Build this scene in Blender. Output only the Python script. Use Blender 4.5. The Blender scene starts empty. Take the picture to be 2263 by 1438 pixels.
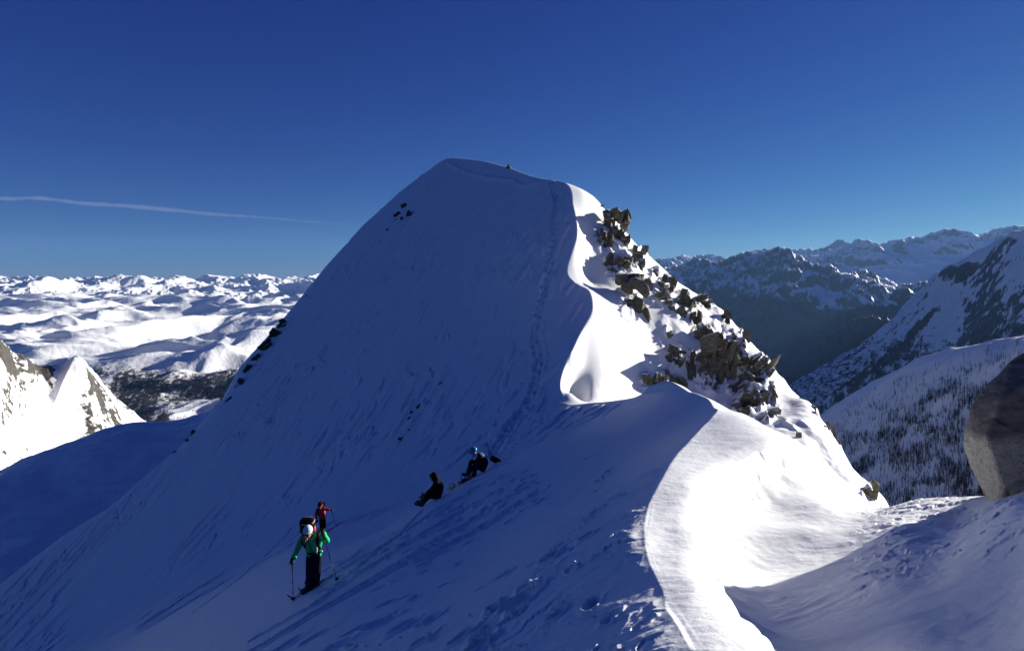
import bpy, bmesh, math, random
import numpy as np
from mathutils import Vector, Matrix, Quaternion
random.seed(7)
RNG = np.random.default_rng(7)
SC = bpy.context.scene
COL = SC.collection

# ------------------------------------------------------------------ camera
F, CU, HV = 1348.0, 1131.5, 625.0      # focal length, centre column and horizon row, in photograph pixels
cam = bpy.data.cameras.new('camera')
cam.sensor_width = 36.0
cam.lens = F / 2263.0 * 36.0
cam.shift_y = -(719.0 - HV) / 2263.0
cam.clip_start = 0.05
cam.clip_end = 90000.0
cam_ob = bpy.data.objects.new('camera', cam)
cam_ob.rotation_euler = (math.pi / 2, 0, 0)
COL.objects.link(cam_ob)
SC.camera = cam_ob
SC.view_settings.view_transform = 'Standard'
SC.view_settings.look = 'None'
SC.view_settings.gamma = 1.0
SC.view_settings.use_curve_mapping = False
SC.view_settings.exposure = EXPOSURE = 1.0
SC.cycles.max_bounces = 5
SC.cycles.diffuse_bounces = 2
SC.cycles.volume_bounces = 0
SC.cycles.transparent_max_bounces = 8
SC.cycles.use_denoising = True

SUN_EL, SUN_AZ = 13.2, 58.0            # azimuth clockwise from the view direction
SX = math.sin(math.radians(SUN_AZ)) * math.cos(math.radians(SUN_EL))
SY = math.cos(math.radians(SUN_AZ)) * math.cos(math.radians(SUN_EL))
SZ = math.sin(math.radians(SUN_EL))

def tv(u, v):
    return (u - CU) / F, (HV - v) / F
def unproj(u, v, d):
    t, T = tv(u, v)
    return np.array([t * d, d, T * d])

# ------------------------------------------------------------------ noise
def _h(ix, iy, seed):
    h = (ix.astype(np.int64) * 374761393 + iy.astype(np.int64) * 668265263 + seed * 2147483647) & 0xFFFFFFFF
    h = ((h ^ (h >> 13)) * 1274126177) & 0xFFFFFFFF
    return (h ^ (h >> 16)) & 0xFFFFFFFF
def perlin(x, y, seed=0):
    x = np.asarray(x, float); y = np.asarray(y, float)
    ix = np.floor(x); iy = np.floor(y)
    fx = x - ix; fy = y - iy
    u = fx * fx * fx * (fx * (fx * 6 - 15) + 10); w = fy * fy * fy * (fy * (fy * 6 - 15) + 10)
    def g(dx, dy):
        a = _h(ix + dx, iy + dy, seed) * (2 * math.pi / 4294967296.0)
        return np.cos(a) * (fx - dx) + np.sin(a) * (fy - dy)
    n0 = g(0, 0) * (1 - u) + g(1, 0) * u
    n1 = g(0, 1) * (1 - u) + g(1, 1) * u
    return (n0 * (1 - w) + n1 * w) * 1.45
def fbm(x, y, octv=5, seed=0, gain=0.5, lac=2.03):
    r = 0; a = 1.0; s = 0
    for i in range(octv):
        r = r + a * perlin(x, y, seed + i * 17); s += a
        a *= gain; x = x * lac + 13.7; y = y * lac - 7.3
    return r / s
def ridged(x, y, octv=5, seed=0, gain=0.5, lac=2.07, soft=0.0):
    r = 0; a = 1.0; s = 0; w = 1.0
    for i in range(octv):
        n = (1 - np.sqrt(perlin(x, y, seed + i * 31) ** 2 + soft)) ** 2 * w
        w = np.clip(n * 1.6, 0, 1)
        r = r + a * n; s += a
        a *= gain; x = x * lac + 5.1; y = y * lac + 9.2
    return r / s
def smooth(a, b, x):
    t = np.clip((x - a) / (b - a), 0, 1)
    return t * t * (3 - 2 * t)

# ------------------------------------------------------------------ scattered interpolation in (tan azimuth, ln depth)
class RBF:
    def __init__(self, pts, vals, su=1.0, sl=1.0, reg=1e-6, poly=True):
        self.s = np.array([su, sl]); P = np.asarray(pts, float) * self.s
        self.P = P; n = len(P); self.poly = poly
        K = self.k(np.linalg.norm(P[:, None] - P[None], axis=2)) + np.eye(n) * reg
        if poly:
            Q = np.c_[np.ones(n), P]
            A = np.block([[K, Q], [Q.T, np.zeros((3, 3))]])
            b = np.r_[vals, 0, 0, 0]
        else:
            A, b = K, np.asarray(vals, float)
        self.c = np.linalg.solve(A, b)
    def k(self, r):
        if self.poly:
            return r * r * np.log(r + 1e-12)
        return np.exp(-(r / 0.22) ** 1.3)
    def __call__(self, t, l):
        sh = np.shape(t)
        X = np.c_[np.ravel(t), np.ravel(l)] * self.s
        out = np.zeros(len(X)); n = len(self.P)
        for i in range(0, len(X), 100000):
            x = X[i:i + 100000]
            r = np.sqrt(((x[:, None, :] - self.P[None]) ** 2).sum(2))
            o = self.k(r) @ self.c[:n]
            if self.poly:
                o += self.c[n] + x @ self.c[n + 1:]
            out[i:i + 100000] = o
        return out.reshape(sh)

def seg_dist(x, y, poly):
    """signed distance to a plan polyline; positive on its right-hand side going along it. also arc parameter"""
    best = np.full(np.shape(x), 1e9); sgn = np.ones(np.shape(x)); par = np.zeros(np.shape(x))
    for i in range(len(poly) - 1):
        a = np.asarray(poly[i], float); b = np.asarray(poly[i + 1], float)
        e = b - a; L2 = (e ** 2).sum()
        w = np.clip(((x - a[0]) * e[0] + (y - a[1]) * e[1]) / L2, 0, 1)
        dx = x - a[0] - w * e[0]; dy = y - a[1] - w * e[1]
        d = np.hypot(dx, dy)
        c = e[1] * (x - a[0]) - e[0] * (y - a[1])
        m = d < best - 1e-9
        best = np.where(m, d, best); sgn = np.where(m, np.where(c >= 0, 1.0, -1.0), sgn); par = np.where(m, i + w, par)
    return best * sgn, par

# ------------------------------------------------------------------ mesh helpers
def link(o, parent=None):
    COL.objects.link(o)
    if parent is not None:
        o.parent = parent
    return o
def grid_mesh(name, X, Y, Z, mat, attrs=None, kind='structure'):
    nr, nc = X.shape
    me = bpy.data.meshes.new(name)
    me.vertices.add(nr * nc)
    co = np.stack([X, Y, Z], -1).reshape(-1).astype(np.float32)
    me.vertices.foreach_set('co', co)
    i = np.arange(nr - 1)[:, None] * nc + np.arange(nc - 1)[None]
    q = np.stack([i, i + 1, i + 1 + nc, i + nc], -1).reshape(-1, 4)
    me.loops.add(q.size); me.polygons.add(len(q))
    me.loops.foreach_set('vertex_index', q.reshape(-1).astype(np.int32))
    me.polygons.foreach_set('loop_start', (np.arange(len(q)) * 4).astype(np.int32))
    me.polygons.foreach_set('loop_total', np.full(len(q), 4, np.int32))
    me.polygons.foreach_set('use_smooth', np.ones(len(q), bool))
    me.update(calc_edges=True)
    for k, a in (attrs or {}).items():
        at = me.attributes.new(k, 'FLOAT', 'POINT')
        at.data.foreach_set('value', np.asarray(a).reshape(-1).astype(np.float32))
    me.materials.append(mat)
    o = bpy.data.objects.new(name, me)
    o['kind'] = kind
    return link(o)
def grid_slope(X, Y, Z):
    """surface normal of a structured grid"""
    a = np.stack([np.gradient(X, axis=1), np.gradient(Y, axis=1), np.gradient(Z, axis=1)], -1)
    b = np.stack([np.gradient(X, axis=0), np.gradient(Y, axis=0), np.gradient(Z, axis=0)], -1)
    n = np.cross(a, b); n /= np.linalg.norm(n, axis=-1, keepdims=True) + 1e-12
    return np.where(n[..., 2:3] < 0, -n, n)

# ------------------------------------------------------------------ materials
def new_mat(name):
    m = bpy.data.materials.new(name); m.use_nodes = True
    nt = m.node_tree; p = nt.nodes['Principled BSDF']
    return m, nt, p
def nd(nt, typ, **kw):
    n = nt.nodes.new(typ)
    for k, v in kw.items():
        if k in n.inputs.keys():
            n.inputs[k].default_value = v
        else:
            setattr(n, k, v)
    return n
def math_n(nt, op, a, b=None, clamp=False):
    n = nt.nodes.new('ShaderNodeMath'); n.operation = op; n.use_clamp = clamp
    for i, s in enumerate((a, b)):
        if s is None: continue
        if isinstance(s, (int, float)): n.inputs[i].default_value = s
        else: nt.links.new(s, n.inputs[i])
    return n.outputs[0]
def noise_n(nt, scale, detail=4, rough=0.55, coord='Object', stretch=None, rot=None, dist=0.0):
    tc = nt.nodes.new('ShaderNodeTexCoord')
    n = nt.nodes.new('ShaderNodeTexNoise')
    n.inputs['Scale'].default_value = scale; n.inputs['Detail'].default_value = detail; n.inputs['Roughness'].default_value = rough
    n.inputs['Distortion'].default_value = dist
    src = tc.outputs[coord]
    if stretch or rot:
        mp = nt.nodes.new('ShaderNodeMapping')
        if stretch: mp.inputs['Scale'].default_value = stretch
        if rot: mp.inputs['Rotation'].default_value = rot
        nt.links.new(src, mp.inputs['Vector']); src = mp.outputs[0]
    nt.links.new(src, n.inputs['Vector'])
    return n
def ramp_n(nt, fac, stops):
    r = nt.nodes.new('ShaderNodeValToRGB')
    while len(r.color_ramp.elements) < len(stops): r.color_ramp.elements.new(0.5)
    for e, (p, c) in zip(r.color_ramp.elements, stops):
        e.position = p; e.color = (*c, 1) if len(c) == 3 else c
    nt.links.new(fac, r.inputs[0])
    return r.outputs[0]
def mix_n(nt, fac, a, b):
    m = nt.nodes.new('ShaderNodeMix'); m.data_type = 'RGBA'
    for s, k in ((fac, 0), (a, 6), (b, 7)):
        if isinstance(s, (int, float)): m.inputs[k].default_value = s
        elif isinstance(s, tuple): m.inputs[k].default_value = (*s, 1)
        else: nt.links.new(s, m.inputs[k])
    return m.outputs[2]
def attr_n(nt, name):
    a = nt.nodes.new('ShaderNodeAttribute'); a.attribute_name = name
    return a.outputs['Fac']
def bump_n(nt, p, height, strength=0.5, distance=0.05, prev=None):
    b = nt.nodes.new('ShaderNodeBump'); b.inputs['Strength'].default_value = strength; b.inputs['Distance'].default_value = distance
    nt.links.new(height, b.inputs['Height'])
    if prev is not None: nt.links.new(prev, b.inputs['Normal'])
    if p is not None: nt.links.new(b.outputs[0], p.inputs['Normal'])
    return b.outputs[0]
def simple_mat(name, col, rough=0.6, metal=0.0, var=0.25, scale=30, bump=0.0):
    m, nt, p = new_mat(name)
    n = noise_n(nt, scale)
    c2 = tuple(c * (1 - var) for c in col); c1 = tuple(min(1, c * (1 + var)) for c in col)
    nt.links.new(mix_n(nt, n.outputs['Fac'], c2, c1), p.inputs['Base Color'])
    p.inputs['Roughness'].default_value = rough; p.inputs['Metallic'].default_value = metal
    if rough > 0.8: p.inputs['Specular IOR Level'].default_value = 0.12
    if bump: bump_n(nt, p, n.outputs['Fac'], bump, 0.01)
    return m

def terrain_mat(name, rock=((0.055, 0.05, 0.04), (0.17, 0.155, 0.115)), rock_scale=0.6, thr=0.5, soft=0.08, edge_scale=1.5, edge_amp=0.5,
                snow=(0.88, 0.88, 0.855), forest=None, forest_scale=0.05, bumps=((6.0, 0.25, 0.02),), snow_tint=None):
    m, nt, p = new_mat(name)
    p.inputs['Roughness'].default_value = 0.55
    p.inputs['Specular IOR Level'].default_value = 0.25
    edge = noise_n(nt, edge_scale, 6, 0.65)
    f = math_n(nt, 'ADD', attr_n(nt, 'rock'), math_n(nt, 'MULTIPLY', math_n(nt, 'SUBTRACT', edge.outputs['Fac'], 0.5), edge_amp))
    f = math_n(nt, 'DIVIDE', math_n(nt, 'SUBTRACT', f, thr - soft), 2 * soft, True)
    rn = noise_n(nt, rock_scale, 8, 0.7)
    rc = ramp_n(nt, rn.outputs['Fac'], ((0.3, rock[0]), (0.7, rock[1])))
    base = mix_n(nt, f, snow, rc)
    if forest:
        fn = noise_n(nt, forest_scale, 6, 0.8, stretch=(1, 0.5, 1))
        g = math_n(nt, 'ADD', attr_n(nt, 'forest'), math_n(nt, 'MULTIPLY', math_n(nt, 'SUBTRACT', fn.outputs['Fac'], 0.5), 1.6))
        g = math_n(nt, 'DIVIDE', math_n(nt, 'SUBTRACT', g, 0.42), 0.16, True)
        base = mix_n(nt, g, base, forest)
    nt.links.new(base, p.inputs['Base Color'])
    prev = None
    for sc, st, di in bumps:
        n = noise_n(nt, sc, 5, 0.6)
        prev = bump_n(nt, None, n.outputs['Fac'], st, di, prev)
    rb = bump_n(nt, None, rn.outputs['Fac'], 0.9, 0.18 / rock_scale, prev)
    vm = nt.nodes.new('ShaderNodeMix'); vm.data_type = 'VECTOR'
    nt.links.new(f, vm.inputs[0]); nt.links.new(prev, vm.inputs[4]); nt.links.new(rb, vm.inputs[5])
    nt.links.new(vm.outputs[1], p.inputs['Normal'])
    return m
# ------------------------------------------------------------------ sky and sun
w = bpy.data.worlds.new('World'); SC.world = w; w.use_nodes = True
wt = w.node_tree; bg = wt.nodes['Background']
sky = wt.nodes.new('ShaderNodeTexSky'); sky.sky_type = 'NISHITA'; sky.sun_disc = False
sky.sun_elevation = math.radians(SUN_EL); sky.sun_rotation = math.radians(SUN_AZ)
sky.altitude = 2600; sky.air_density = 1.0; sky.dust_density = 0.3; sky.ozone_density = 6.0
# deepen the sky towards the dark alpine blue of the photograph, channel by channel
sep = wt.nodes.new('ShaderNodeSeparateColor'); comb = wt.nodes.new('ShaderNodeCombineColor')
wt.links.new(sky.outputs[0], sep.inputs[0])
for i_, (p_, k_) in enumerate(((1.6, 1.7), (1.5, 1.17), (0.78, 0.63))):
    a_ = math_n(wt, 'MULTIPLY', sep.outputs[i_], 0.0732)
    a_ = math_n(wt, 'POWER', a_, p_)
    wt.links.new(math_n(wt, 'MULTIPLY', a_, k_ / 0.0901), comb.inputs[i_])
wt.links.new(comb.outputs[0], bg.inputs['Color'])
bg.inputs['Strength'].default_value = 0.05
sun = bpy.data.lights.new('sun', 'SUN'); sun.energy = 5.0; sun.angle = math.radians(0.55); sun.color = (1.0, 0.965, 0.91)
sun_ob = bpy.data.objects.new('sun', sun)
sun_ob.rotation_euler = Vector((SX, SY, SZ)).to_track_quat('Z', 'Y').to_euler()
link(sun_ob)
# ------------------------------------------------------------------ near ridge and peak: one height field over (tan azimuth, depth)
def nearP(x, y): return -2.2 + 0.53 * x - 0.19 * y
def faceP(x, y): return -43.5 + 0.55 * x + 0.637 * y
def face_depth(u, v):
    t, T = tv(u, v); return 43.5 / (0.637 + 0.55 * t - T)
# crest: where the shaded left slope meets the sunlit right side (pixel column, row, depth)
CREST_PX = [(1545, 1438, 3.9), (1470, 1320, 5.6), (1425, 1190, 8.0), (1440, 1100, 10.5), (1500, 1000, 14.5), (1560, 935, 18.5), (1585, 903, 21), (1565, 880, 23.5), (1520, 863, 26),
            (1400, 878, 34), (1300, 890, 41.5), (1240, 886, 47), (1238, 850, 50.2), (1262, 780, 53.2), (1308, 690, 59.6), (1300, 640, 63.0), (1253, 600, 66.0), (1276, 520, 71.0), (1265, 450, 77),
            (1245, 403, 83.6), (1190, 393, 89), (1130, 372, 96.9), (1075, 357, 104), (1020, 350, 112), (975, 358, 116)]
NS = 0.80
def nsc(c): return (c[0], c[1], c[2] * (NS + (1 - NS) * float(smooth(19, 36, c[2]))))
CREST_PX = [nsc(c) for c in CREST_PX]
CREST3 = np.array([unproj(*c) for c in CREST_PX])
CREST2 = [(0.2, -2.0), (0.75, 1.2), (1.05, 2.6)] + [tuple(c[:2]) for c in CREST3] + [(-21, 126), (-60, 175)]
# left rim of the face
RIM_PX = [(975, 358), (885, 435), (800, 510), (715, 600), (640, 690), (585, 752), (530, 812), (490, 885), (400, 985), (270, 1102), (130, 1190), (0, 1290), (-200, 1420)]
RIM2 = []
for u_, v_ in [RIM_PX[0]] + [(a_, b_ - 11 if a_ > 300 else b_ - 14) for a_, b_ in RIM_PX[1:]]:
    d_ = face_depth(u_, v_); RIM2.append((tv(u_, v_)[0] * d_, d_))
RIM2 = [(RIM2[0][0] + 22, RIM2[0][1] + 70)] + RIM2 + [(RIM2[-1][0] - 30, RIM2[-1][1] - 12)]
def left_analytic(x, y):
    n = nearP(x, y); f = faceP(x, y); k = 3.0
    m = np.maximum(n, f)
    z = m + k * np.log(np.exp((n - m) / k) + np.exp((f - m) / k))
    s, _ = seg_dist(x, y, RIM2)          # rim runs from summit down-left, its right side is outside
    wd = 0.9
    soft = 0.5 * (s + np.sqrt(s * s + wd * wd)) 
    return z - 1.9 * soft - 0.012 * soft ** 2
SU, SL = 1.0, 0.42
# extra targets for the left slope (pixel, depth), beside the crest itself
L_EXTRA = [(690, 1305, 14.5), (955, 1115, 20), (1060, 1055, 22), (710, 1190, 30), (400, 1400, 20), (1000, 700, 68), (900, 900, 58), (1100, 500, 88), (600, 1100, 52), (1150, 800, 57)]
L_EXTRA = [c for c in L_EXTRA if c[1] > 1050][:4]
L_W = []
for c_ in CREST3[:10]:
    for f_ in (0.12, 0.28, 0.42):
        s_ = f_ * c_[1]; sl_ = 0.30 if c_[1] > 6 else 0.246
        L_W.append((c_[0] - SX / math.hypot(SX, SY) * s_, c_[1] - SY / math.hypot(SX, SY) * s_, c_[2] - sl_ * s_))
L_W = [p for p in L_W if p[1] > 2.0]
cp, cv = [], []
for x_, y_, z_ in L_W:
    cp.append((x_ / y_, math.log(y_))); cv.append((z_ - left_analytic(np.array(x_), np.array(y_))) / y_)
for (u_, v_, d_) in CREST_PX + L_EXTRA:
    p = unproj(u_, v_, d_)
    cp.append((p[0] / p[1], math.log(p[1]))); cv.append(p[2] / p[1] - left_analytic(p[0], p[1]) / p[1])
LRES = RBF(cp, np.array(cv), SU, SL, 1e-4, poly=False)
def left_z(x, y):
    return left_analytic(x, y) + LRES(x / y, np.log(y)) * y

R_PX = [  # sunlit side: band, scarp, bowl, right-hand hill, lip flank, hidden gully, peak flank and what lies behind each edge
    (1730, 1438, 4.0), (1640, 1370, 4.95), (1610, 1315, 6.0), (1600, 1438, 3.87), (1530, 1300, 5.84), (1490, 1200, 7.98), (1545, 1190, 8.25),
    (1800, 1438, 4.25), (1720, 1360, 5.75), (1800, 1333, 6.4), (1950, 1265, 7.7), (1600, 1200, 8.9), (1585, 1110, 11.3), (1545, 1095, 10.9), (1700, 1200, 9.4), (1700, 1080, 13.0),
    (1560, 1050, 12.6), (1630, 995, 14.9), (1700, 985, 15.6), (1780, 1000, 16.6), (1800, 1090, 13.2), (1800, 1150, 11.2), (1880, 1200, 9.8), (1940, 1118, 14.6), (1965, 1112, 15.2), (2030, 1112, 14.4), (2100, 1104, 13.6), (2180, 1102, 13.0), (2120, 1165, 10.3), (2200, 1112, 10.6),
    (2000, 1200, 9.3), (2080, 1250, 7.5), (2263, 1100, 8.6), (2263, 1250, 5.9), (2263, 1438, 3.5), (2000, 1438, 3.75), (2000, 1340, 5.3), (2330, 1090, 8.9), (1700, 2300, 1.2),
    (1590, 905, 21.3), (1640, 912, 21), (1700, 945, 20), (1760, 975, 18.8), (1800, 1000, 18), (1880, 1068, 16.2),
    # behind near edges (drop)
    (1590, 960, 30), (1640, 985, 29), (1700, 1030, 28), (1800, 1120, 26), (1880, 1200, 24), (1950, 1330, 22), (2030, 1400, 22), (2100, 1400, 20), (2263, 1420, 18), (2500, 1420, 17), (2900, 1450, 15),
    (1540, 880, 30), (1450, 905, 42), (1350, 905, 49), (1270, 900, 51.5),
    # the flank
    (1300, 868, 51.2), (1262, 868, 49.0), (1290, 780, 55.0), (1345, 690, 61.8), (1340, 640, 66), (1300, 610, 69.5), (1320, 520, 76), (1290, 430, 81), (1400, 850, 57), (1400, 750, 62), (1400, 650, 68.5), (1380, 580, 74), (1345, 480, 84), (1310, 440, 86.5),
    (1500, 850, 62.5), (1500, 750, 66.5), (1500, 660, 76), (1450, 585, 84), (1600, 870, 61.5), (1600, 780, 69), (1598, 692, 81), (1690, 900, 56), (1700, 840, 63.5), (1696, 792, 71), (1540, 650, 82),
    (1760, 950, 49), (1745, 890, 58), (1735, 852, 66), (1790, 880, 60), (1830, 940, 54), (1860, 1000, 50), (1830, 1050, 42), (1880, 1075, 40), (1905, 1060, 45), (1955, 1112, 42), (1930, 1108, 39),
    # behind the flank's outline
    (1310, 560, 100), (1345, 570, 98), (1450, 690, 100), (1540, 760, 100), (1600, 800, 97), (1700, 900, 88), (1740, 950, 82), (1830, 1060, 71), (1870, 1130, 66), (1960, 1260, 57), (2100, 1500, 50), (2300, 1500, 45), (1700, 1200, 140), (1400, 900, 140), (2100, 1600, 110),
    # behind the summit ridge
    (1245, 470, 96), (1190, 470, 104), (1130, 450, 113), (1020, 430, 130), (975, 430, 136), (930, 480, 128), (890, 510, 130), (850, 560, 130), (800, 640, 132), (1100, 700, 190), (800, 700, 190)]
R_PX = [nsc(c) for c in R_PX] + [c for c in CREST_PX]
R_W = [(6.1, 5.3, -.8), (6.2, 5.9, -1.0), (6.3, 6.5, -1.27), (6.6, 7.2, -1.55), (7, 5, -.35), (7.4, 6.2, -.85), (8, 7.5, -1.6), (6.2, 4, -.6), (9, 9, -2.4), (10, 6, -1.2), (11, 9, -3.0), (12.5, 12, -6), (5, 3.3, -1.1), (4.5, 2.4, -.9), (7, 1.6, .2), (3, 1.4, -1.1), (16, 9, -6)]
_rt = [(tv(a, b)[0], math.log(c)) for a, b, c in R_PX] + [(x / y, math.log(y)) for x, y, z in R_W]
RR = RBF(_rt, np.array([tv(a, b)[1] for a, b, c in R_PX] + [z / y for x, y, z in R_W]), 1.0, 0.42, 2e-5)

def path_xy(pts):
    out = []
    for u, v in pts:
        p = hit0(u, v); out.append((p[0], p[1]))
    return out
def base_z(x, y):
    s, _ = seg_dist(x, y, CREST2)
    zl = left_z(x, y)
    zr = RR(x / y, np.log(y)) * y
    wd = np.clip(0.006 * y, 0.04, 0.45)
    f = smooth(-1, 1, s / wd)
    z = zl * (1 - f) + zr * f
    q = np.clip(np.abs(s) / wd, 0, 1) ** 2
    return z * q + np.minimum(zl, zr) * (1 - q), s
# ------------------------------------------------------------------ detail carved into the near snow
def march(u, v, zf, d0=2.6, d1=150, n=900):
    D = np.exp(np.linspace(math.log(d0), math.log(d1), n)); t, T = tv(u, v)
    g = zf(t * D, D) - T * D
    k = np.argmax(g > 0)
    if g[k] <= 0: return None
    if k == 0: return np.array([t * D[0], D[0], T * D[0]])
    w = g[k - 1] / (g[k - 1] - g[k]); d = D[k - 1] * (1 - w) + D[k] * w
    return np.array([t * d, d, T * d])
def hit0(u, v, **k):
    return march(u, v, lambda x, y: base_z(x, y)[0], **k)
def bz(x, y):
    return base_z(np.atleast_1d(np.asarray(x, float)), np.atleast_1d(np.asarray(y, float)))[0]

def ts_cols():
    a = np.arange(-0.90, 0.9001, 0.00170)
    lo = -0.9 - np.cumsum(np.linspace(0.004, 0.05, 24))[::-1]; hi = 0.9 + np.cumsum(np.linspace(0.003, 0.06, 45))
    return np.r_[lo, a, hi]
def ds_rows():
    l = []
    for a, b, s in [(1.1, 3.0, 0.012), (3.0, 42, 0.0042), (42, 150, 0.0028), (150, 230, 0.02)]:
        l.append(np.arange(math.log(a), math.log(b), s))
    return np.exp(np.concatenate(l))
TC, DR = ts_cols(), ds_rows()
LD = np.log(DR)
tt, dd = np.meshgrid(TC, DR)
X, Y = tt * dd, dd
Z, S = base_z(X, Y)
ROCK = np.zeros(X.shape)
VV = HV - Z / Y * F; UU = CU + tt * F
def window(x, y, r):
    d0, d1 = max(1.1, y - r), y + r
    i0, i1 = np.searchsorted(LD, math.log(d0)), np.searchsorted(LD, math.log(d1))
    ts = [(x - r) / d0, (x - r) / d1, (x + r) / d0, (x + r) / d1]
    j0, j1 = np.searchsorted(TC, min(ts)), np.searchsorted(TC, max(ts))
    return slice(max(0, i0), i1 + 1), slice(max(0, j0), j1 + 1)
def dent(x, y, a, b, ang, depth, rim=0.35):
    R = max(a, b) * 1.7
    w = window(x, y, R)
    if Z[w].size == 0: return
    dx = X[w] - x; dy = Y[w] - y
    p = (dx * math.cos(ang) + dy * math.sin(ang)) / a; q = (-dx * math.sin(ang) + dy * math.cos(ang)) / b
    n = 0.28 * perlin(X[w] / (a * 0.7) + x * 7, Y[w] / (a * 0.7) + y * 3, 5)
    r = np.hypot(p, q) + n
    Z[w] += -depth * smooth(1.0, 0.55, r) + depth * rim * np.exp(-((r - 1.15) / 0.22) ** 2)
def groove(pts, width, depth, rough=0.4, seed=1, rim=0.35):
    global Z
    P = [tuple(p) for p in pts]
    xs = [p[0] for p in P]; ys = [p[1] for p in P]
    ya, yb = max(1.2, min(ys) - 2 * width), max(ys) + 2 * width
    i0, i1 = np.searchsorted(LD, math.log(ya)), np.searchsorted(LD, math.log(yb))
    ts = [(x + s * 2 * width) / y for x, y in P for s in (-1, 1)]
    j0, j1 = np.searchsorted(TC, min(ts)), np.searchsorted(TC, max(ts))
    w = (slice(max(0, i0), i1 + 1), slice(max(0, j0), j1 + 1))
    s, par = seg_dist(X[w], Y[w], P)
    s = s + rough * width * fbm(X[w] / (width * 1.5), Y[w] / (width * 1.5), 3, seed)
    g = np.abs(s) / width
    Z[w] += -depth * smooth(1.0, 0.5, g) + depth * rim * np.exp(-((g - 1.2) / 0.25) ** 2)

left = smooth(0.0, -0.5, S / np.clip(0.05 * Y, 0.25, 3))
right = 1 - left
rng = np.random.default_rng(11)

# 1 wind crust on the shaded slope: overlapping scales drawn out along the wind, and soft undulation
def rot(x, y, a):
    c, s = math.cos(a), math.sin(a); return x * c + y * s, -x * s + y * c
far = smooth(25, 45, Y)
p_, q_ = rot(X, Y, math.radians(62))
Z += left * far * 0.20 * fbm(p_ / 9, q_ / 3.2, 4, 201)
sc_ = ridged(p_ / 5.5 + 0.7 * fbm(X / 4, Y / 4, 2, 203), q_ / 1.9, 4, 202, 0.55)
Z += left * far * 0.20 * smooth(0.50, 0.62, sc_) * smooth(-0.15, 0.3, fbm(X / 13, Y / 13, 3, 205))
nearm = (1 - far) * left
p_, q_ = rot(X, Y, math.radians(38))
Z += nearm * (0.020 * fbm(p_ / 2.4, q_ / 0.6, 4, 207) * smooth(3, 9, Y) + 0.04 * fbm(X / 5, Y / 5, 3, 208))
crust = smooth(0.50, 0.56, ridged(p_ / 1.5 + 0.5 * fbm(X, Y, 2, 213), q_ / 0.42, 4, 211, 0.5)) * smooth(-0.1, 0.25, fbm(X / 4.5, Y / 4.5, 3, 212))
Z += nearm * 0.012 * crust * smooth(2.0, 7.0, -S + 1.5)
p2_, q2_ = rot(X, Y, math.radians(44))
Z += nearm * smooth(30, 16, Y) * 0.016 * (ridged(p2_ / 0.9 + 0.4 * fbm(X, Y, 2, 215), q2_ / 0.20, 4, 214, 0.6) - 0.4) * smooth(-0.15, 0.25, fbm(X / 2.6, Y / 2.6, 3, 216))
Z += nearm * smooth(20, 10, Y) * 0.008 * fbm(X / 0.16, Y / 0.16, 3, 217)
# 2 layered wind-eaten plates beside the crest
plate = smooth(-2.3, -0.5, S) * (S < 0) * smooth(16, 9, Y) * smooth(-0.25, -0.02, S * 1.0 + 0.0) ** 0
plate = smooth(-2.6, -0.9, S) * smooth(0.0, -0.22, S) * smooth(15, 9, Y)
fld = 3.2 * fbm(X / 0.95 + 0.35 * fbm(X * 2, Y * 2, 2, 222), Y / 1.5, 5, 221, 0.58) + S * 1.3
fr = fld - np.floor(fld)
Z += plate * 0.032 * (smooth(0.0, 0.10, fr) - fr) * smooth(-0.3, 0.15, fbm(X / 1.2, Y / 1.2, 3, 223))
# 3 sunlit side: gentle wind waves, the scarp round the bowl, broken crust at its far rim
soft_r = right * (1 - smooth(22, 34, Y))
Z += soft_r * (0.035 * fbm(X / 2.2, Y / 2.2, 3, 231) + 0.010 * fbm(X / 0.5, Y / 0.25, 3, 232))
SCARP = [(1800, 1000), (1760, 992), (1700, 988), (1650, 1008), (1610, 1040), (1580, 1078), (1560, 1120), (1553, 1170), (1560, 1220), (1578, 1270), (1600, 1310), (1640, 1365), (1700, 1420), (1760, 1475)]
sp = []
for u, v in SCARP:
    h = hit0(u, v, d0=2.2)
    if h is not None: sp.append((h[0], h[1]))
ss, par = seg_dist(X, Y, sp)
ss = -ss
ss = ss + 0.10 * fbm(X / 0.5, Y / 0.5, 3, 235)
wsc = 0.02 * Y
end = smooth(0.0, 1.2, par) * smooth(len(sp) - 1.0, len(sp) - 2.5, par)
fl = 0.05 * np.abs(perlin(X / 0.45 + Y / 1.5, Y / 1.2, 236)) * smooth(0, 0.2, ss) * smooth(0.9, 0.3, ss)
drop = (0.32 + 0.10 * perlin(X / 1.4, Y / 1.4, 237)) * smooth(-0.02, wsc + 0.10, ss) * smooth(2.6, 0.5, ss) + fl
lip = 0.025 * np.exp(-((ss + 0.22) / 0.2) ** 2)
Z += soft_r * end * (lip - drop * smooth(-0.1, 0.1, ss)) * (Y < 20)
rimz = right * smooth(14.0 * NS, 10.5 * NS, np.abs(Y - 13.5 * NS) + 8 * NS) 
brk = smooth(1850, 1960, UU) * smooth(1300, 1230, VV + 0.25 * (UU - 2000)) * smooth(1080, 1110, VV) * (Y < 17) * right
fld = 2.6 * fbm(X / 1.3, Y / 1.0, 5, 241, 0.6); fr = fld - np.floor(fld)
Z += brk * (0.04 * (smooth(0, 0.12, fr) - fr) + 0.03 * fbm(X / 0.35, Y / 0.35, 4, 242))
shd = right * smooth(1.8, 2.6, X) * smooth(12, 8, Y) * smooth(1180, 1260, VV)
p_, q_ = rot(X, Y, math.radians(30))
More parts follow.
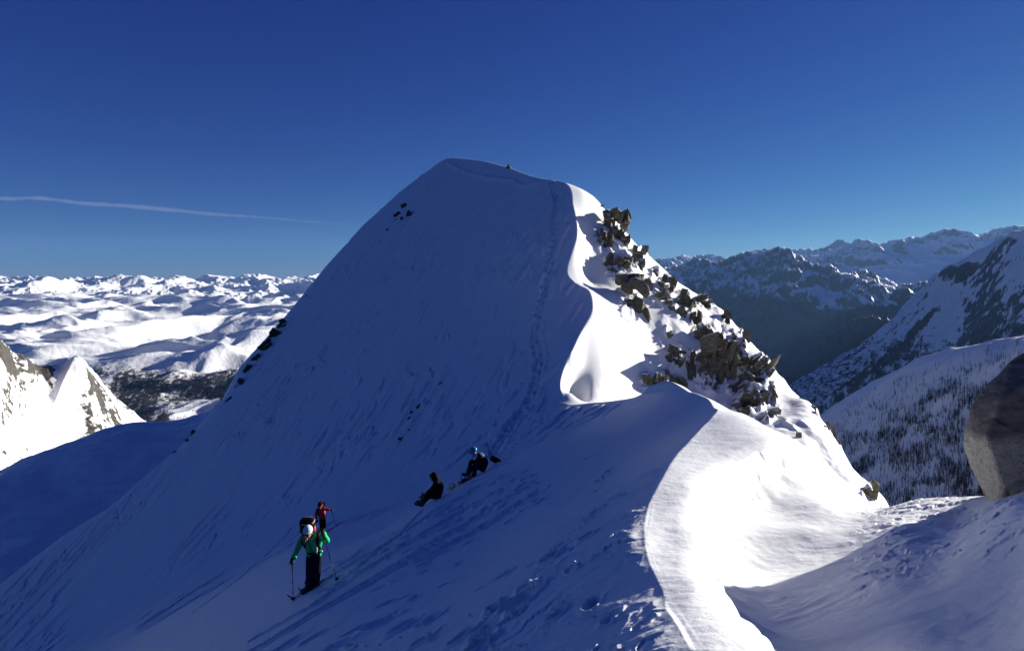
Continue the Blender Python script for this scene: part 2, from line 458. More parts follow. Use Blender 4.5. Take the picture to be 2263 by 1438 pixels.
Z += shd * (0.012 * (ridged(p_ / 0.8, q_ / 0.16, 3, 245) - 0.4) * smooth(-0.1, 0.3, fbm(X / 1.4, Y / 1.4, 3, 246)))
# 4 the peak's sunlit flank: ribs and gullies running down the fall line
fk = right * smooth(33, 44, Y) * smooth(2.0, 7.0, S)
p_, q_ = rot(X, Y, math.radians(-38))
rib = ridged(p_ / 9 + 0.5 * fbm(X / 7, Y / 7, 3, 251), q_ / 26, 3, 252, 0.5)
Z += fk * (1.25 * (rib - 0.45) + 0.16 * fbm(X / 2.5, Y / 2.5, 5, 253))
Z += right * smooth(33, 44, Y) * smooth(0.6, 3.0, S) * 0.10 * fbm(X / 2.0, Y / 5.0, 4, 254)
# 5 boot track up the face and other prints
TRACK = [(1222, 400), (1232, 440), (1226, 490), (1222, 540), (1212, 590), (1203, 640), (1190, 690), (1183, 740), (1192, 790), (1186, 840), (1172, 885), (1150, 915), (1126, 945), (1100, 985), (1088, 1010)]
def prints(line, spacing, a, b, depth, spread, seed, jit=0.3):
    r = np.random.default_rng(seed)
    P = [hit0(u, v) for u, v in line]; P = [p for p in P if p is not None]
    for k in range(len(P) - 1):
        L = np.linalg.norm(P[k + 1][:2] - P[k][:2]); n = max(1, int(L / spacing))
        ang = math.atan2(P[k + 1][1] - P[k][1], P[k + 1][0] - P[k][0])
        for i in range(n):
            p = P[k] + (P[k + 1] - P[k]) * (i + r.uniform(-jit, jit)) / n
            off = ((i % 2) * 2 - 1) * spread * r.uniform(0.5, 1.3)
            dent(p[0] - math.sin(ang) * off, p[1] + math.cos(ang) * off, a * r.uniform(0.8, 1.3), b * r.uniform(0.8, 1.3), ang + r.uniform(-0.4, 0.4), depth * r.uniform(0.6, 1.3))
P_ = [hit0(u, v) for u, v in TRACK]
groove([(p[0], p[1]) for p in P_], 0.55, 0.14, 0.5, 305, 0.5)
for k in range(260):   # small wind drifts and scabs of crust scattered over the face
    u, v = rng.uniform(560, 1215), rng.uniform(370, 1010)
    if v < np.interp(u, [640, 975], [690, 360]) + 25 or (u > 1180 and v < 395): continue
    h = hit0(u, v)
    if h is None or h[1] < 45: continue
    dent(h[0], h[1], rng.uniform(0.5, 1.9), rng.uniform(0.16, 0.45), math.radians(rng.normal(58, 16)), -rng.uniform(0.05, 0.17), 0.5)
prints(TRACK, 0.5, 0.36, 0.26, 0.26, 0.30, 301)
prints([(u + 14, v + 3) for u, v in TRACK[:11]], 0.9, 0.35, 0.22, 0.10, 0.35, 302)
prints([(1165, 900), (1205, 930), (1150, 965), (1120, 1000), (1095, 1040)], 0.5, 0.3, 0.2, 0.12, 0.4, 303)
prints([(1172, 880), (1140, 930), (1085, 975), (1010, 1010)], 0.7, 0.3, 0.18, 0.08, 0.3, 304)
for (u, v, du, dep) in [(1300, 1185, 30, .10), (1316, 1132, 26, .08), (1328, 1058, 26, .09), (1322, 1082, 18, .08), (1345, 1040, 16, .05), (1112, 1272, 34, .09), (1250, 1218, 34, .05), (1262, 1262, 22, .05), (1150, 1330, 70, .12), (1166, 1300, 34, .10), (1215, 1232, 44, .08), (1250, 1240, 20, .04),
                        (1105, 1340, 60, .10), (1085, 1345, 26, .08), (950, 1370, 46, .10), (840, 1375, 60, .12), (890, 1385, 54, .12), (790, 1390, 40, .10), (1020, 1410, 40, .12), (1075, 1395, 60, .12), (1060, 1425, 50, .12), (935, 1415, 44, .10), (880, 1350, 30, .06), (860, 1330, 36, .06), (915, 1320, 26, .06), (1230, 1360, 36, .08), (1310, 1335, 46, .06), (745, 1425, 50, .1), (700, 1405, 40, .08),
                        (640, 1420, 50, .1), (1180, 1245, 22, .06), (1290, 1150, 18, .06), (1240, 1000, 12, .05), (1270, 985, 12, .05), (1300, 1010, 12, .05), (1325, 1000, 12, .06), (1060, 1300, 20, .04), (985, 1290, 24, .05), (1015, 1245, 20, .04), (1350, 1370, 40, .06), (1420, 1385, 40, .05)]:
    h = hit0(u, v, d0=2.2)
    if h is None: continue
    a = du / F * h[1] * 0.62
    dent(h[0], h[1], a * 1.5, a * 0.75, math.radians(52 + rng.uniform(-15, 15)), dep, 0.3)
for line, w_, dpt in [([(1170, 1075), (1080, 1125), (980, 1185), (880, 1250), (760, 1320), (640, 1390), (540, 1450)], 0.14, 0.10), ([(1110, 1080), (1010, 1135), (900, 1200), (790, 1270), (690, 1340), (560, 1410)], 0.11, 0.07),
                      ([(1060, 1075), (960, 1130), (850, 1205), (740, 1300)], 0.16, 0.05), ([(1020, 1120), (900, 1170), (800, 1215), (760, 1245)], 0.12, 0.05), ([(1190, 1085), (1110, 1140), (1000, 1200), (930, 1240)], 0.2, 0.07),
                      ([(645, 1165), (600, 1215), (520, 1285), (430, 1350)], 0.12, 0.06), ([(735, 1110), (690, 1140), (640, 1195)], 0.12, 0.05), ([(730, 1275), (800, 1235), (880, 1185), (935, 1125)], 0.10, 0.06)]:
    P = [hit0(u, v) for u, v in line]; P = [(p[0], p[1]) for p in P if p is not None]
    groove(P, w_, dpt, 0.5, int(w_ * 1000), 0.5)
for k in range(170):   # churned snow along the traverse
    u = rng.uniform(720, 1200); v = 1500 - 0.36 * u + rng.normal(0, 38)
    h = hit0(u, v)
    if h is None or h[1] > 40: continue
    dent(h[0], h[1], rng.uniform(0.10, 0.32), rng.uniform(0.06, 0.14), math.radians(rng.uniform(30, 65)), rng.uniform(0.02, 0.07))
# 6 summit lip: a small overhanging-looking fold under the top
for line, w_, dpt in [([(990, 362), (1035, 385), (1080, 396), (1130, 398), (1150, 412), (1190, 404)], 0.5, -0.22), ([(960, 366), (1015, 380), (1040, 390)], 0.3, 0.12)]:
    P = [hit0(u, v) for u, v in line]; P = [(p[0], p[1]) for p in P if p is not None]
    groove(P, w_, dpt, 0.8, 9, 0.2)
FLANK = [  # column, row, width, height, tilt, blocks, columnar, label
    (1362, 520, 42, 104, -14, 9, False, 'tall brown crag standing out from the right skyline just below the summit'),
    (1334, 532, 28, 50, -22, 6, False, 'dark broken rock band on the left flank of the tallest upper crag'),
    (1346, 576, 15, 24, -15, 2, False, 'grey slab of rock at the lower left foot of the tallest upper crag'),
    (1354, 598, 20, 17, 10, 2, False, 'squat angular rock on the sunlit snow just above the snow-capped knob'),
    (1371, 585, 28, 42, -28, 5, False, 'chain of small rocks running down from the tallest upper crag'),
    (1407, 580, 26, 60, -28, 7, False, 'jagged rock rib slanting down the snow to the right of the tallest upper crag'),
    (1448, 605, 14, 15, -20, 2, False, 'small rock pair near the skyline below the slanting jagged rib'),
    (1436, 630, 14, 22, -8, 3, False, 'small upright rock between the jagged rib and the twin-pillar crag'),
    (1465, 638, 30, 46, -38, 6, False, 'broad dark crag slanting down to the right, upper middle of the flank'),
    (1468, 668, 36, 24, -60, 6, False, 'low line of stacked flat rocks below the broad dark crag'),
    (1396, 662, 44, 98, -3, 2, True, 'tall twin-pillar crag under the snow-capped knob on the crest'),
    (1507, 672, 30, 42, -35, 6, False, 'stepped rock rib near the right skyline with snow on its ledges'),
    (1534, 708, 18, 40, -25, 5, False, 'narrow dark rock rib joining the stepped rib to the rocks below'),
    (1503, 695, 16, 26, -35, 3, False, 'thin slanting rock splinter on open snow in the middle of the flank'),
    (1553, 746, 34, 40, -20, 6, False, 'shattered rock step directly above the largest columnar cliff'),
    (1578, 820, 62, 120, -16, 7, True, 'largest columnar cliff of the flank, brown and deeply fluted'),
    (1527, 822, 17, 72, -4, 2, True, 'slim grey pillar on the left of the largest columnar cliff'),
    (1492, 790, 32, 34, -20, 6, False, 'scattered brown blocks on the snow left of the slim grey pillar'),
    (1432, 846, 24, 26, 0, 4, False, 'leftmost block of the dark rock row along the top of the near snow hump'),
    (1458, 846, 26, 32, 5, 4, False, 'square dark block in the rock row above the near snow hump'),
    (1482, 840, 26, 40, -5, 5, False, 'tallest block of the rock row above the near snow hump'),
    (1506, 850, 20, 26, 8, 3, False, 'right end block of the rock row, next to the slim grey pillar'),
    (1477, 740, 15, 11, -60, 2, False, 'lone flat boulder half buried in the middle of the snow flank'),
    (1556, 670, 30, 24, -48, 5, False, 'ragged rock band on the right skyline below the stepped rib'),
    (1606, 702, 16, 24, -25, 3, False, 'dark rock tooth on the right skyline under a small snow lip'),
    (1595, 750, 9, 26, -5, 2, False, 'thin upright rock in the snow chute right of the shattered step'),
    (1622, 746, 12, 9, 60, 1, False, 'small flat rock in the snow chute below the skyline tooth'),
    (1645, 742, 12, 17, -20, 2, False, 'pointed rock on the skyline right of the snow chute'),
    (1645, 766, 7, 13, 0, 1, False, 'tiny upright rock just under the pointed skyline rock'),
    (1676, 818, 40, 62, -22, 5, True, 'dark cliff at the right corner of the flank overlooking the valley'),
    (1640, 800, 24, 38, 15, 4, False, 'rough rock left of the dark corner cliff'),
    (1620, 828, 12, 18, 10, 2, False, 'small rock in the snow between the columnar cliff and the corner cliff'),
    (1650, 838, 20, 27, 15, 3, False, 'angular rock below the left side of the dark corner cliff'),
    (1621, 858, 15, 36, -32, 4, False, 'thin rock rib slanting down right of the columnar cliff'),
    (1647, 864, 9, 24, -32, 2, False, 'short rock splinter above the long snow-streaked rib'),
    (1650, 895, 34, 64, -38, 8, False, 'long snow-streaked rock rib rising behind the near snow lip'),
    (1684, 884, 18, 32, -20, 4, False, 'brown rock spike standing on snow in the lower flank'),
    (1704, 916, 17, 44, -35, 4, False, 'narrow dark rib running down to the near snow lip'),
    (1709, 876, 10, 46, -5, 3, True, 'thin vertical rock fin beside the shaded snow hollow'),
    (1766, 965, 10, 11, -20, 2, False, 'two pebble-like rocks poking through snow above the pale wedge rock'),
    (1809, 902, 9, 14, -20, 1, False, 'small dark rock on the lower skyline of the flank'),
    (1833, 938, 6, 20, -15, 1, False, 'thin dark splinter on the lower snow flank'),
    (1866, 968, 8, 40, -8, 3, True, 'rock edge peeping out below the snow lip on the lower skyline'),
    (1922, 1092, 22, 44, -30, 6, False, 'dark rocky foot of the flank dropping into the wooded valley'),
    (1328, 456, 5, 5, 0, 1, False, 'tiny rock on the smooth snow shoulder near the top of the flank'),
    (1344, 458, 9, 4, 70, 1, False, 'thin rock blade sticking out of the upper right skyline'),
    (1332, 492, 5, 4, 0, 1, False, 'tiny dark stone left of the top of the tallest upper crag'),
    (1775, 880, 7, 4, -50, 1, False, 'small rock on the skyline above the shaded snow hollow'),
]

# rock bands: the ground itself is broken and bare round every outcrop
cliff = np.zeros(X.shape); big = right * (Y > 30) * (Y < 110)
ok_ = (big > 0.5)
iu = UU[ok_] + 5 * fbm(X[ok_] / 1.2, Z[ok_] / 1.2, 3, 271); iv = VV[ok_] + 5 * fbm(X[ok_] / 1.2 + 9, Z[ok_] / 1.2, 3, 272); cl = np.zeros(iu.shape)
for (u, v, w, h, t, nb, colm, lab) in FLANK:
    if max(w, h) < 12: continue
    a_ = math.radians(-t); du = iu - u; dv = iv - v
    p_ = (du * math.cos(a_) + dv * math.sin(a_)) / (0.64 * w + 3); q_ = (-du * math.sin(a_) + dv * math.cos(a_)) / (0.62 * h + 3)
    cl = np.maximum(cl, smooth(1.15, 0.65, np.hypot(p_, q_)))
cliff[ok_] = cl
jag = ridged(X / 2.2 + Z / 5, Z / 1.6 + Y / 6, 4, 273, 0.6)
Z += cliff * (1.1 * (jag - 0.35))
NRM = grid_slope(X, Y, Z)
spk = ridged(X / 2.6 + Y / 9, Y / 4.0 + X / 8, 4, 261, 0.6)
ROCK = fk * smooth(9, 14, S) * np.clip(0.62 * smooth(0.60, 0.80, spk) * smooth(-0.1, 0.35, fbm(X / 9, Y / 12, 3, 262)) + 0.4 * smooth(0.5, 0.28, NRM[..., 2]) + cliff * (0.50 + 0.4 * smooth(0.62, 0.30, NRM[..., 2])), 0, 1)
MAT_NEAR = terrain_mat('snow_near', rock=((0.05, 0.047, 0.038), (0.20, 0.185, 0.13)), rock_scale=1.3, thr=0.5, soft=0.05, edge_scale=1.2, edge_amp=0.5, bumps=((9.0, 0.45, 0.03), (60.0, 0.2, 0.006), (260.0, 0.25, 0.002)))
ridge_ob = grid_mesh('snow_ridge', X, Y, Z, MAT_NEAR, {'rock': ROCK})
# bilinear lookup of the finished surface
def hz(x, y):
    t = x / y; l = np.log(y)
    i = np.clip(np.searchsorted(LD, l) - 1, 0, len(LD) - 2); j = np.clip(np.searchsorted(TC, t) - 1, 0, len(TC) - 2)
    a = (l - LD[i]) / (LD[i + 1] - LD[i]); b = (t - TC[j]) / (TC[j + 1] - TC[j])
    q = (1 - a) * (1 - b) * Z[i, j] / DR[i] + (1 - a) * b * Z[i, j + 1] / DR[i] + a * (1 - b) * Z[i + 1, j] / DR[i + 1] + a * b * Z[i + 1, j + 1] / DR[i + 1]
    return q * y
def hit(u, v, **k):
    return march(u, v, lambda x, y: hz(x, y), **k)
def hnorm(p, e=0.3):
    x, y = p[0], p[1]
    gx = (hz(np.array([x + e]), np.array([y]))[0] - hz(np.array([x - e]), np.array([y]))[0]) / (2 * e)
    gy = (hz(np.array([x]), np.array([y + e]))[0] - hz(np.array([x]), np.array([y - e]))[0]) / (2 * e)
    return Vector((-gx, -gy, 1)).normalized()
# ------------------------------------------------------------------ mountains beyond
def far_patch(name, ctrl, urange, drange, mat, noise=None, step_t=0.0019, nd_=400, su=1.0, sl=0.5, attrs=None, reg=3e-5):
    P = [(tv(u, v)[0], math.log(d)) for u, v, d in ctrl]
    f = RBF(P, np.array([tv(u, v)[1] for u, v, d in ctrl]), su, sl, reg)
    T = np.arange(tv(urange[0], 0)[0], tv(urange[1], 0)[0], step_t)
    D = np.exp(np.linspace(math.log(drange[0]), math.log(drange[1]), nd_))
    tt, dd = np.meshgrid(T, D)
    x, y = tt * dd, dd
    z = f(tt, np.log(dd)) * dd
    if noise is not None:
        z = z + noise(x, y, z)
    n = grid_slope(x, y, z)
    a = attrs(x, y, z, n) if attrs else {'rock': np.zeros(x.shape)}
    # the earth is hidden under the skirt: let the outer border fall away
    return grid_mesh(name, x, y, z, mat, a)

def bump(x, y, u, v, d, wx, wy, h):
    p = unproj(u, v, d)
    return h * np.exp(-np.abs((x - p[0]) / wx) ** 1.5 - np.abs((y - p[1]) / wy) ** 1.5)

# far range on the left horizon
def nz(x, y, z):
    r = ridged(x / 2100, y / 2500, 7, 3, 0.55)
    q = (r - 0.42) * 330
    q += 90 * fbm(x / 500, y / 700, 5, 8)
    for u, v, d, wx, h in ((112, 612, 7400, 230, 290), (30, 628, 7400, 330, 180), (395, 612, 8600, 230, 120), (470, 620, 10000, 300, 60), (570, 610, 10500, 380, 120), (250, 625, 8800, 300, 60), (520, 618, 8200, 330, 110), (640, 606, 13500, 500, 120), (315, 620, 9000, 160, 80)):
        q += bump(x, y, u, v, d, wx, 600, h)
    return q
MAT_LFAR = terrain_mat('snow_rock_far', rock=((0.05, 0.05, 0.055), (0.13, 0.125, 0.12)), rock_scale=0.01, thr=0.55, soft=0.06, edge_scale=0.012, edge_amp=0.9, bumps=((0.02, 0.8, 8.0),))
far_patch('distant_mountains', [(u, v, d) for u in (-150, 100, 400, 700, 900) for v, d in ((690, 6300), (662, 7600), (644, 9000), (634, 11000), (627, 14000), (650, 17000))],
          (-150, 900), (6000, 17000), MAT_LFAR, nz, 0.0011, 520, attrs=lambda x, y, z, n: {'rock': smooth(0.70, 0.42, n[..., 2]) * 0.75})

# broad snow upland in front of it
def nz(x, y, z):
    w1 = fbm(x / 900, y / 900, 3, 21)
    xa = x + 260 * w1; ya = y + 260 * fbm(x / 900, y / 900, 3, 22)
    q = 225 * (ridged((xa * 0.8 + ya * 0.6) / 1300, (ya * 0.8 - xa * 0.6) / 520, 4, 24, 0.45, soft=0.006) - 0.45)
    q += 34 * (ridged((xa * 0.8 + ya * 0.6) / 330, (ya * 0.8 - xa * 0.6) / 130, 2, 27, 0.4, soft=0.02) - 0.45) * smooth(-0.3, 0.4, fbm(x / 1500, y / 1500, 2, 29) + 0.15)
    q += 7 * fbm(x / 160, y / 160, 4, 30)
    q *= smooth(1300, 2300, y) * 0.8 + 0.2
    q += bump(x, y, 545, 700, 3700, 260, 420, 55)
    return q
def at_up(x, y, z, n):
    tr = (HV - z / y * F)
    v = HV - z / y * F
    fo = smooth(775, 845, v + 22 * fbm(x / 260, y / 260, 3, 41)) 
    fo = fo * smooth(-0.35, 0.25, fbm(x / 120 + y / 300, y / 500, 3, 43) + 0.25)
    return {'rock': smooth(0.55, 0.25, n[..., 2]) * 0.5, 'forest': fo * 0.66}
MAT_UP = terrain_mat('snow_upland', rock=((0.05, 0.05, 0.045), (0.14, 0.13, 0.11)), rock_scale=0.03, thr=0.5, soft=0.05, edge_scale=0.05, edge_amp=1.0,
                     forest=(0.030, 0.027, 0.026), forest_scale=0.07, bumps=((0.05, 0.7, 3.0), (0.012, 0.5, 10.0)))
ctrl = []
for u in (-150, 150, 450, 750, 900):
    ctrl += [(u, 1150, 1150), (u, 1000, 1500), (u, 910, 1850), (u, 845, 2300), (u, 790, 2900), (u, 735, 3700), (u, 690, 4900), (u, 665, 6300), (u, 690, 7800)]
far_patch('snowy_uplands', ctrl, (-150, 900), (1150, 7800), MAT_UP, nz, 0.0011, 1150, attrs=at_up)

# lit lower summit on the left
SUB = [(-120, 722, 500), (0, 772, 540), (60, 800, 575), (105, 818, 610), (135, 818, 630), (172, 797, 640), (205, 830, 665), (240, 868, 690), (295, 912, 720), (360, 948, 760), (440, 990, 800),
(90, 845, 590), (60, 880, 555), (20, 848, 522), (20, 920, 490), (-60, 850, 460), (-100, 950, 420), (0, 1000, 430), (-100, 1040, 390), (0, 1060, 400), (100, 1040, 460), (180, 1000, 548), (260, 970, 600), (200, 920, 590), (250, 1030, 530), (350, 1010, 640), (150, 1100, 430), (350, 1100, 520), (0, 1150, 370), (-100, 1200, 350),
       (-120, 840, 610), (0, 880, 660), (60, 900, 710), (105, 900, 760), (172, 890, 790), (240, 960, 830), (300, 1010, 860), (360, 1040, 900), (440, 1080, 940), (0, 950, 1100), (200, 1050, 1200), (440, 1150, 1200)]
def nz(x, y, z):
    v = HV - z / y * F; u = CU + x / y * F
    q = 5.0 * fbm(x / 60, y / 60, 5, 51)
    q += 9 * np.exp(-(np.abs(u - (168 - 0.45 * (v - 800))) / 30.0) ** 1.2) * smooth(960, 880, v) * smooth(790, 812, v)
    m = np.clip(smooth(150, 215, u) * smooth(1010, 800, v) + smooth(150, 100, u) * smooth(835, 770, v), 0, 1)
    q += m * 13 * (ridged((x + y) / 45, (y - x) / 130, 5, 55, 0.55) - 0.4)
    return q
def at_sub(x, y, z, n):
    v = HV - z / y * F; u = CU + x / y * F
    a = 0.60 * smooth(14, -8, v - (792 + 0.52 * u + 14 * np.sin(u / 17.0))) * smooth(135, 112, u)
    b = 0.54 * smooth(150, 200, u) * smooth(330, 250, u) * smooth(800, 840, v)
    c = 0.30 * smooth(960, 1010, v) * smooth(140, 60, u)
    r = a + b + c + 0.4 * smooth(0.60, 0.35, n[..., 2])
    r = r + (0.75 * (ridged((x + 1.4 * z) / 13, (y + 0.4 * x) / 60, 5, 58, 0.6) - 0.5) + 0.25 * fbm(x / 5, z / 5, 3, 59)) * (r > 0.05)
    return {'rock': r}
MAT_SUB = terrain_mat('snow_rock_mid', rock=((0.025, 0.022, 0.018), (0.13, 0.115, 0.085)), rock_scale=0.25, thr=0.52, soft=0.05, edge_scale=0.16, edge_amp=1.3, bumps=((0.25, 0.6, 0.5),))
far_patch('snowy_summit_ridge', SUB, (-120, 460), (340, 1300), MAT_SUB, nz, 0.0010, 520, su=1.0, sl=0.45, attrs=at_sub)

# shaded spur below the face
SPUR = [(-150, 1090, 105), (0, 1040, 112), (60, 1012, 116), (130, 986, 120), (200, 963, 124), (290, 941, 128), (360, 938, 128), (420, 931, 130), (470, 905, 134), (515, 872, 138), (600, 850, 140), (700, 850, 140),
        (-150, 1200, 85), (0, 1120, 92), (130, 1075, 100), (290, 1020, 107), (420, 990, 112), (-150, 1330, 70), (0, 1230, 76), (130, 1180, 82), (290, 1110, 92), (420, 1070, 98), (600, 1000, 100), (200, 1400, 62), (500, 1300, 66),
        (-150, 1250, 150), (0, 1200, 160), (130, 1150, 170), (290, 1100, 180), (420, 1080, 185), (515, 1050, 190), (700, 1000, 190)]
def nz(x, y, z):
    return 1.1 * fbm(x / 14, y / 14, 5, 61) + 0.9 * (ridged(x / 26, y / 12, 4, 63) - 0.45)
MAT_SPUR = terrain_mat('snow_spur', thr=0.5, soft=0.06, edge_scale=0.8, edge_amp=0.6, bumps=((1.2, 0.4, 0.15),))
far_patch('lower_snow_slope', SPUR, (-150, 620), (62, 185), MAT_SPUR, nz, 0.0015, 300, sl=0.45,
          attrs=lambda x, y, z, n: {'rock': 0.6 * smooth(0.72, 0.5, n[..., 2]) + 0.35 * (fbm(x / 7, y / 7, 4, 66) > 0.42)})

# forested range across the valley on the right
def mtn_attr(v0, v1):
    def f(x, y, z, n):
        v = HV - z / y * F
        return {'rock': 0.68 * smooth(0.84, 0.55, n[..., 2]) + 0.08, 'forest': smooth(v0, v1, v + 14 * fbm(x / 500, y / 500, 4, 71) - 60 * (ridged(x / 700, y / 1800, 3, 73) - 0.45))}
    return f
def nz(x, y, z):
    q = 560 * (ridged((x + 0.35 * y) / 950, (y - 0.35 * x) / 1700, 8, 84, 0.62) - 0.45)
    q += 60 * fbm(x / 420, y / 420, 5, 83)
    kk = 1.28 - 0.52 * (x / y * F + CU - 1300) / 900.0; yy = y / kk
    k = smooth(4200, 5800, yy) * smooth(9500, 7500, yy)
    q *= 0.12 + 0.55 * k
    for u, v, h, w in ((1715, 556, 150, 260), (1640, 572, 60, 250), (1545, 574, 60, 260), (1480, 590, 50, 220)):
        q += bump(x, y, u, v, 7000 * (1.28 - 0.52 * (u - 1300) / 900.0), w, 700, h)
    return q
MAT_RFAR = terrain_mat('forested_range', rock=((0.03, 0.03, 0.033), (0.09, 0.085, 0.08)), rock_scale=0.012, thr=0.5, soft=0.1, edge_scale=0.012, edge_amp=1.0,
                       forest=(0.022, 0.024, 0.024), forest_scale=0.012, bumps=((0.02, 0.8, 8.0),))
cr = [(1300, 615), (1450, 611), (1545, 606), (1640, 602), (1715, 598), (1780, 606), (1870, 620), (1970, 630), (2070, 665), (2200, 700), (2400, 740)]
K = lambda u: 1.28 - 0.52 * (u - 1300) / 900.0
ctrl = [(u, v, 7000) for u, v in cr] + [(u, v + 60 + 0.02 * (u - 1300), 6000) for u, v in cr] + [(u, 735 + 0.05 * (u - 1300), 5000) for u, v in cr] + [(u, 800 + 0.05 * (u - 1300), 4400) for u, v in cr] + [(u, 900, 3700) for u, v in cr] + [(u, v + 60, 9500) for u, v in cr]
ctrl = [(u, v, d * K(u)) for u, v, d in ctrl]
far_patch('forested_mountain_range', ctrl, (1300, 2400), (2500, 12000), MAT_RFAR, nz, 0.0013, 520, attrs=mtn_attr(628, 690))
def nz(x, y, z):
    q = 620 * (ridged((x + 0.3 * y) / 2000, (y - 0.3 * x) / 4200, 8, 91, 0.6) - 0.42) * smooth(9300, 11500, y)
    for u, v, h, w in ((2100, 530, 190, 380), (1840, 552, 120, 300), (2263, 525, 120, 500), (1980, 545, 90, 300)):
        q += bump(x, y, u, v, 12500 * (1.14 - 0.26 * (u - 1300) / 900.0), w, 1200, h)
    return q
cr = [(1300, 600), (1500, 592), (1700, 575), (1840, 563), (1930, 558), (2000, 552), (2090, 548), (2190, 548), (2300, 535), (2500, 525)]
ctrl = [(u, v, 12500) for u, v in cr] + [(u, v + 45, 11000) for u, v in cr] + [(u, v + 110, 9500) for u, v in cr] + [(u, v + 50, 17000) for u, v in cr]
ctrl = [(u, v, d * (0.5 + 0.5 * K(u))) for u, v, d in ctrl]
far_patch('far_blue_mountains', ctrl, (1300, 2500), (8000, 18000), MAT_RFAR, nz, 0.0013, 360, attrs=mtn_attr(640, 700))

# nearer shaded mountain on the right
def nz(x, y, z):
    q = 90 * (ridged((x + y) / 700, (y - x) / 1700, 6, 101, 0.52) - 0.45) + 22 * fbm(x / 110, y / 110, 5, 103)
    q += bump(x, y, 2112, 606, 2750, 55, 120, 50) + bump(x, y, 2105, 606, 2750, 20, 60, 32)
    q += bump(x, y, 2250, 505, 2440, 40, 200, 32)
    return q * (0.35 + 0.65 * smooth(1400, 2200, y))
def at_mid(x, y, z, n):
    v = HV - z / y * F; u = CU + x / y * F
    fo = smooth(-20, 90, v - (700 - 0.18 * (u - 1950)) + 60 * fbm(x / 330, y / 330, 4, 106))
    return {'rock': 0.8 * smooth(0.63, 0.35, n[..., 2]) + 0.03, 'forest': fo * 0.50}
MAT_RMID = terrain_mat('shaded_mountain', rock=((0.05, 0.045, 0.045), (0.13, 0.12, 0.11)), rock_scale=0.03, thr=0.5, soft=0.07, edge_scale=0.03, edge_amp=0.9,
                       forest=(0.030, 0.026, 0.028), forest_scale=0.035, bumps=((0.06, 0.7, 2.5),))
cr = [(1600, 930, 3900), (1700, 880, 3700), (1760, 850, 3560), (1850, 792, 3350), (1950, 722, 3120), (2000, 682, 3000), (2060, 632, 2860), (2112, 622, 2750), (2150, 592, 2650), (2200, 552, 2540), (2245, 522, 2450), (2330, 500, 2300), (2450, 480, 2100)]
ctrl = cr + [(u, v + 130 + max(0, (u - 1950)) * 0.10, d * 0.88) for u, v, d in cr] + [(u + 40, v + 260 + max(0, (u - 1950)) * 0.2, d * 0.76) for u, v, d in cr] + [(u, v + 60, d * 1.18) for u, v, d in cr] + [(u, v + 160, d * 1.45) for u, v, d in cr]
far_patch('shaded_mountain_slope', ctrl, (1600, 2450), (1500, 5200), MAT_RMID, nz, 0.0013, 460, attrs=at_mid)

# larch slope on the right
LARCH = [(1700, 985, 1040), (1780, 940, 980), (1840, 906, 940), (1900, 872, 890), (1960, 840, 850), (2020, 815, 800), (2100, 789, 745), (2170, 770, 700), (2263, 752, 650), (2400, 735, 580)]
LARCH_C = LARCH + [(u, v + 55 + 0.06 * (u - 1700), d * 0.93) for u, v, d in LARCH] + [(u, v + 140 + 0.12 * (u - 1700), d * 0.85) for u, v, d in LARCH] + [(u, 1140, d * 0.76) for u, v, d in LARCH] + [(u, 1300, d * 0.68) for u, v, d in LARCH] + [(u, v + 50, d * 1.2) for u, v, d in LARCH] + [(u, v + 160, d * 1.5) for u, v, d in LARCH]
LARCH_F = RBF([(tv(u, v)[0], math.log(d)) for u, v, d in LARCH_C], np.array([tv(u, v)[1] for u, v, d in LARCH_C]), 1.0, 0.5, 3e-5)
def larch_z(x, y):
    z = LARCH_F(x / y, np.log(y)) * y
    q = 12 * (ridged((x + y) / 160, (y - x) / 330, 5, 111, 0.5) - 0.45) + 2.2 * fbm(x / 22, y / 22, 4, 113)
    return z + q
T_ = np.arange(tv(1700, 0)[0], tv(2400, 0)[0], 0.0012); D_ = np.exp(np.linspace(math.log(370), math.log(1500), 420))
tt, dd = np.meshgrid(T_, D_); x_, y_ = tt * dd, dd; z_ = larch_z(x_, y_)
n_ = grid_slope(x_, y_, z_)
MAT_LARCH = terrain_mat('snow_larch_slope', rock=((0.05, 0.045, 0.045), (0.13, 0.12, 0.11)), rock_scale=0.1, thr=0.5, soft=0.07, edge_scale=0.12, edge_amp=0.8, bumps=((0.3, 0.7, 0.5), (0.06, 0.6, 2.0)))
grid_mesh('larch_slope', x_, y_, z_, MAT_LARCH, {'rock': 0.4 * smooth(0.7, 0.4, n_[..., 2]) + 0.03})
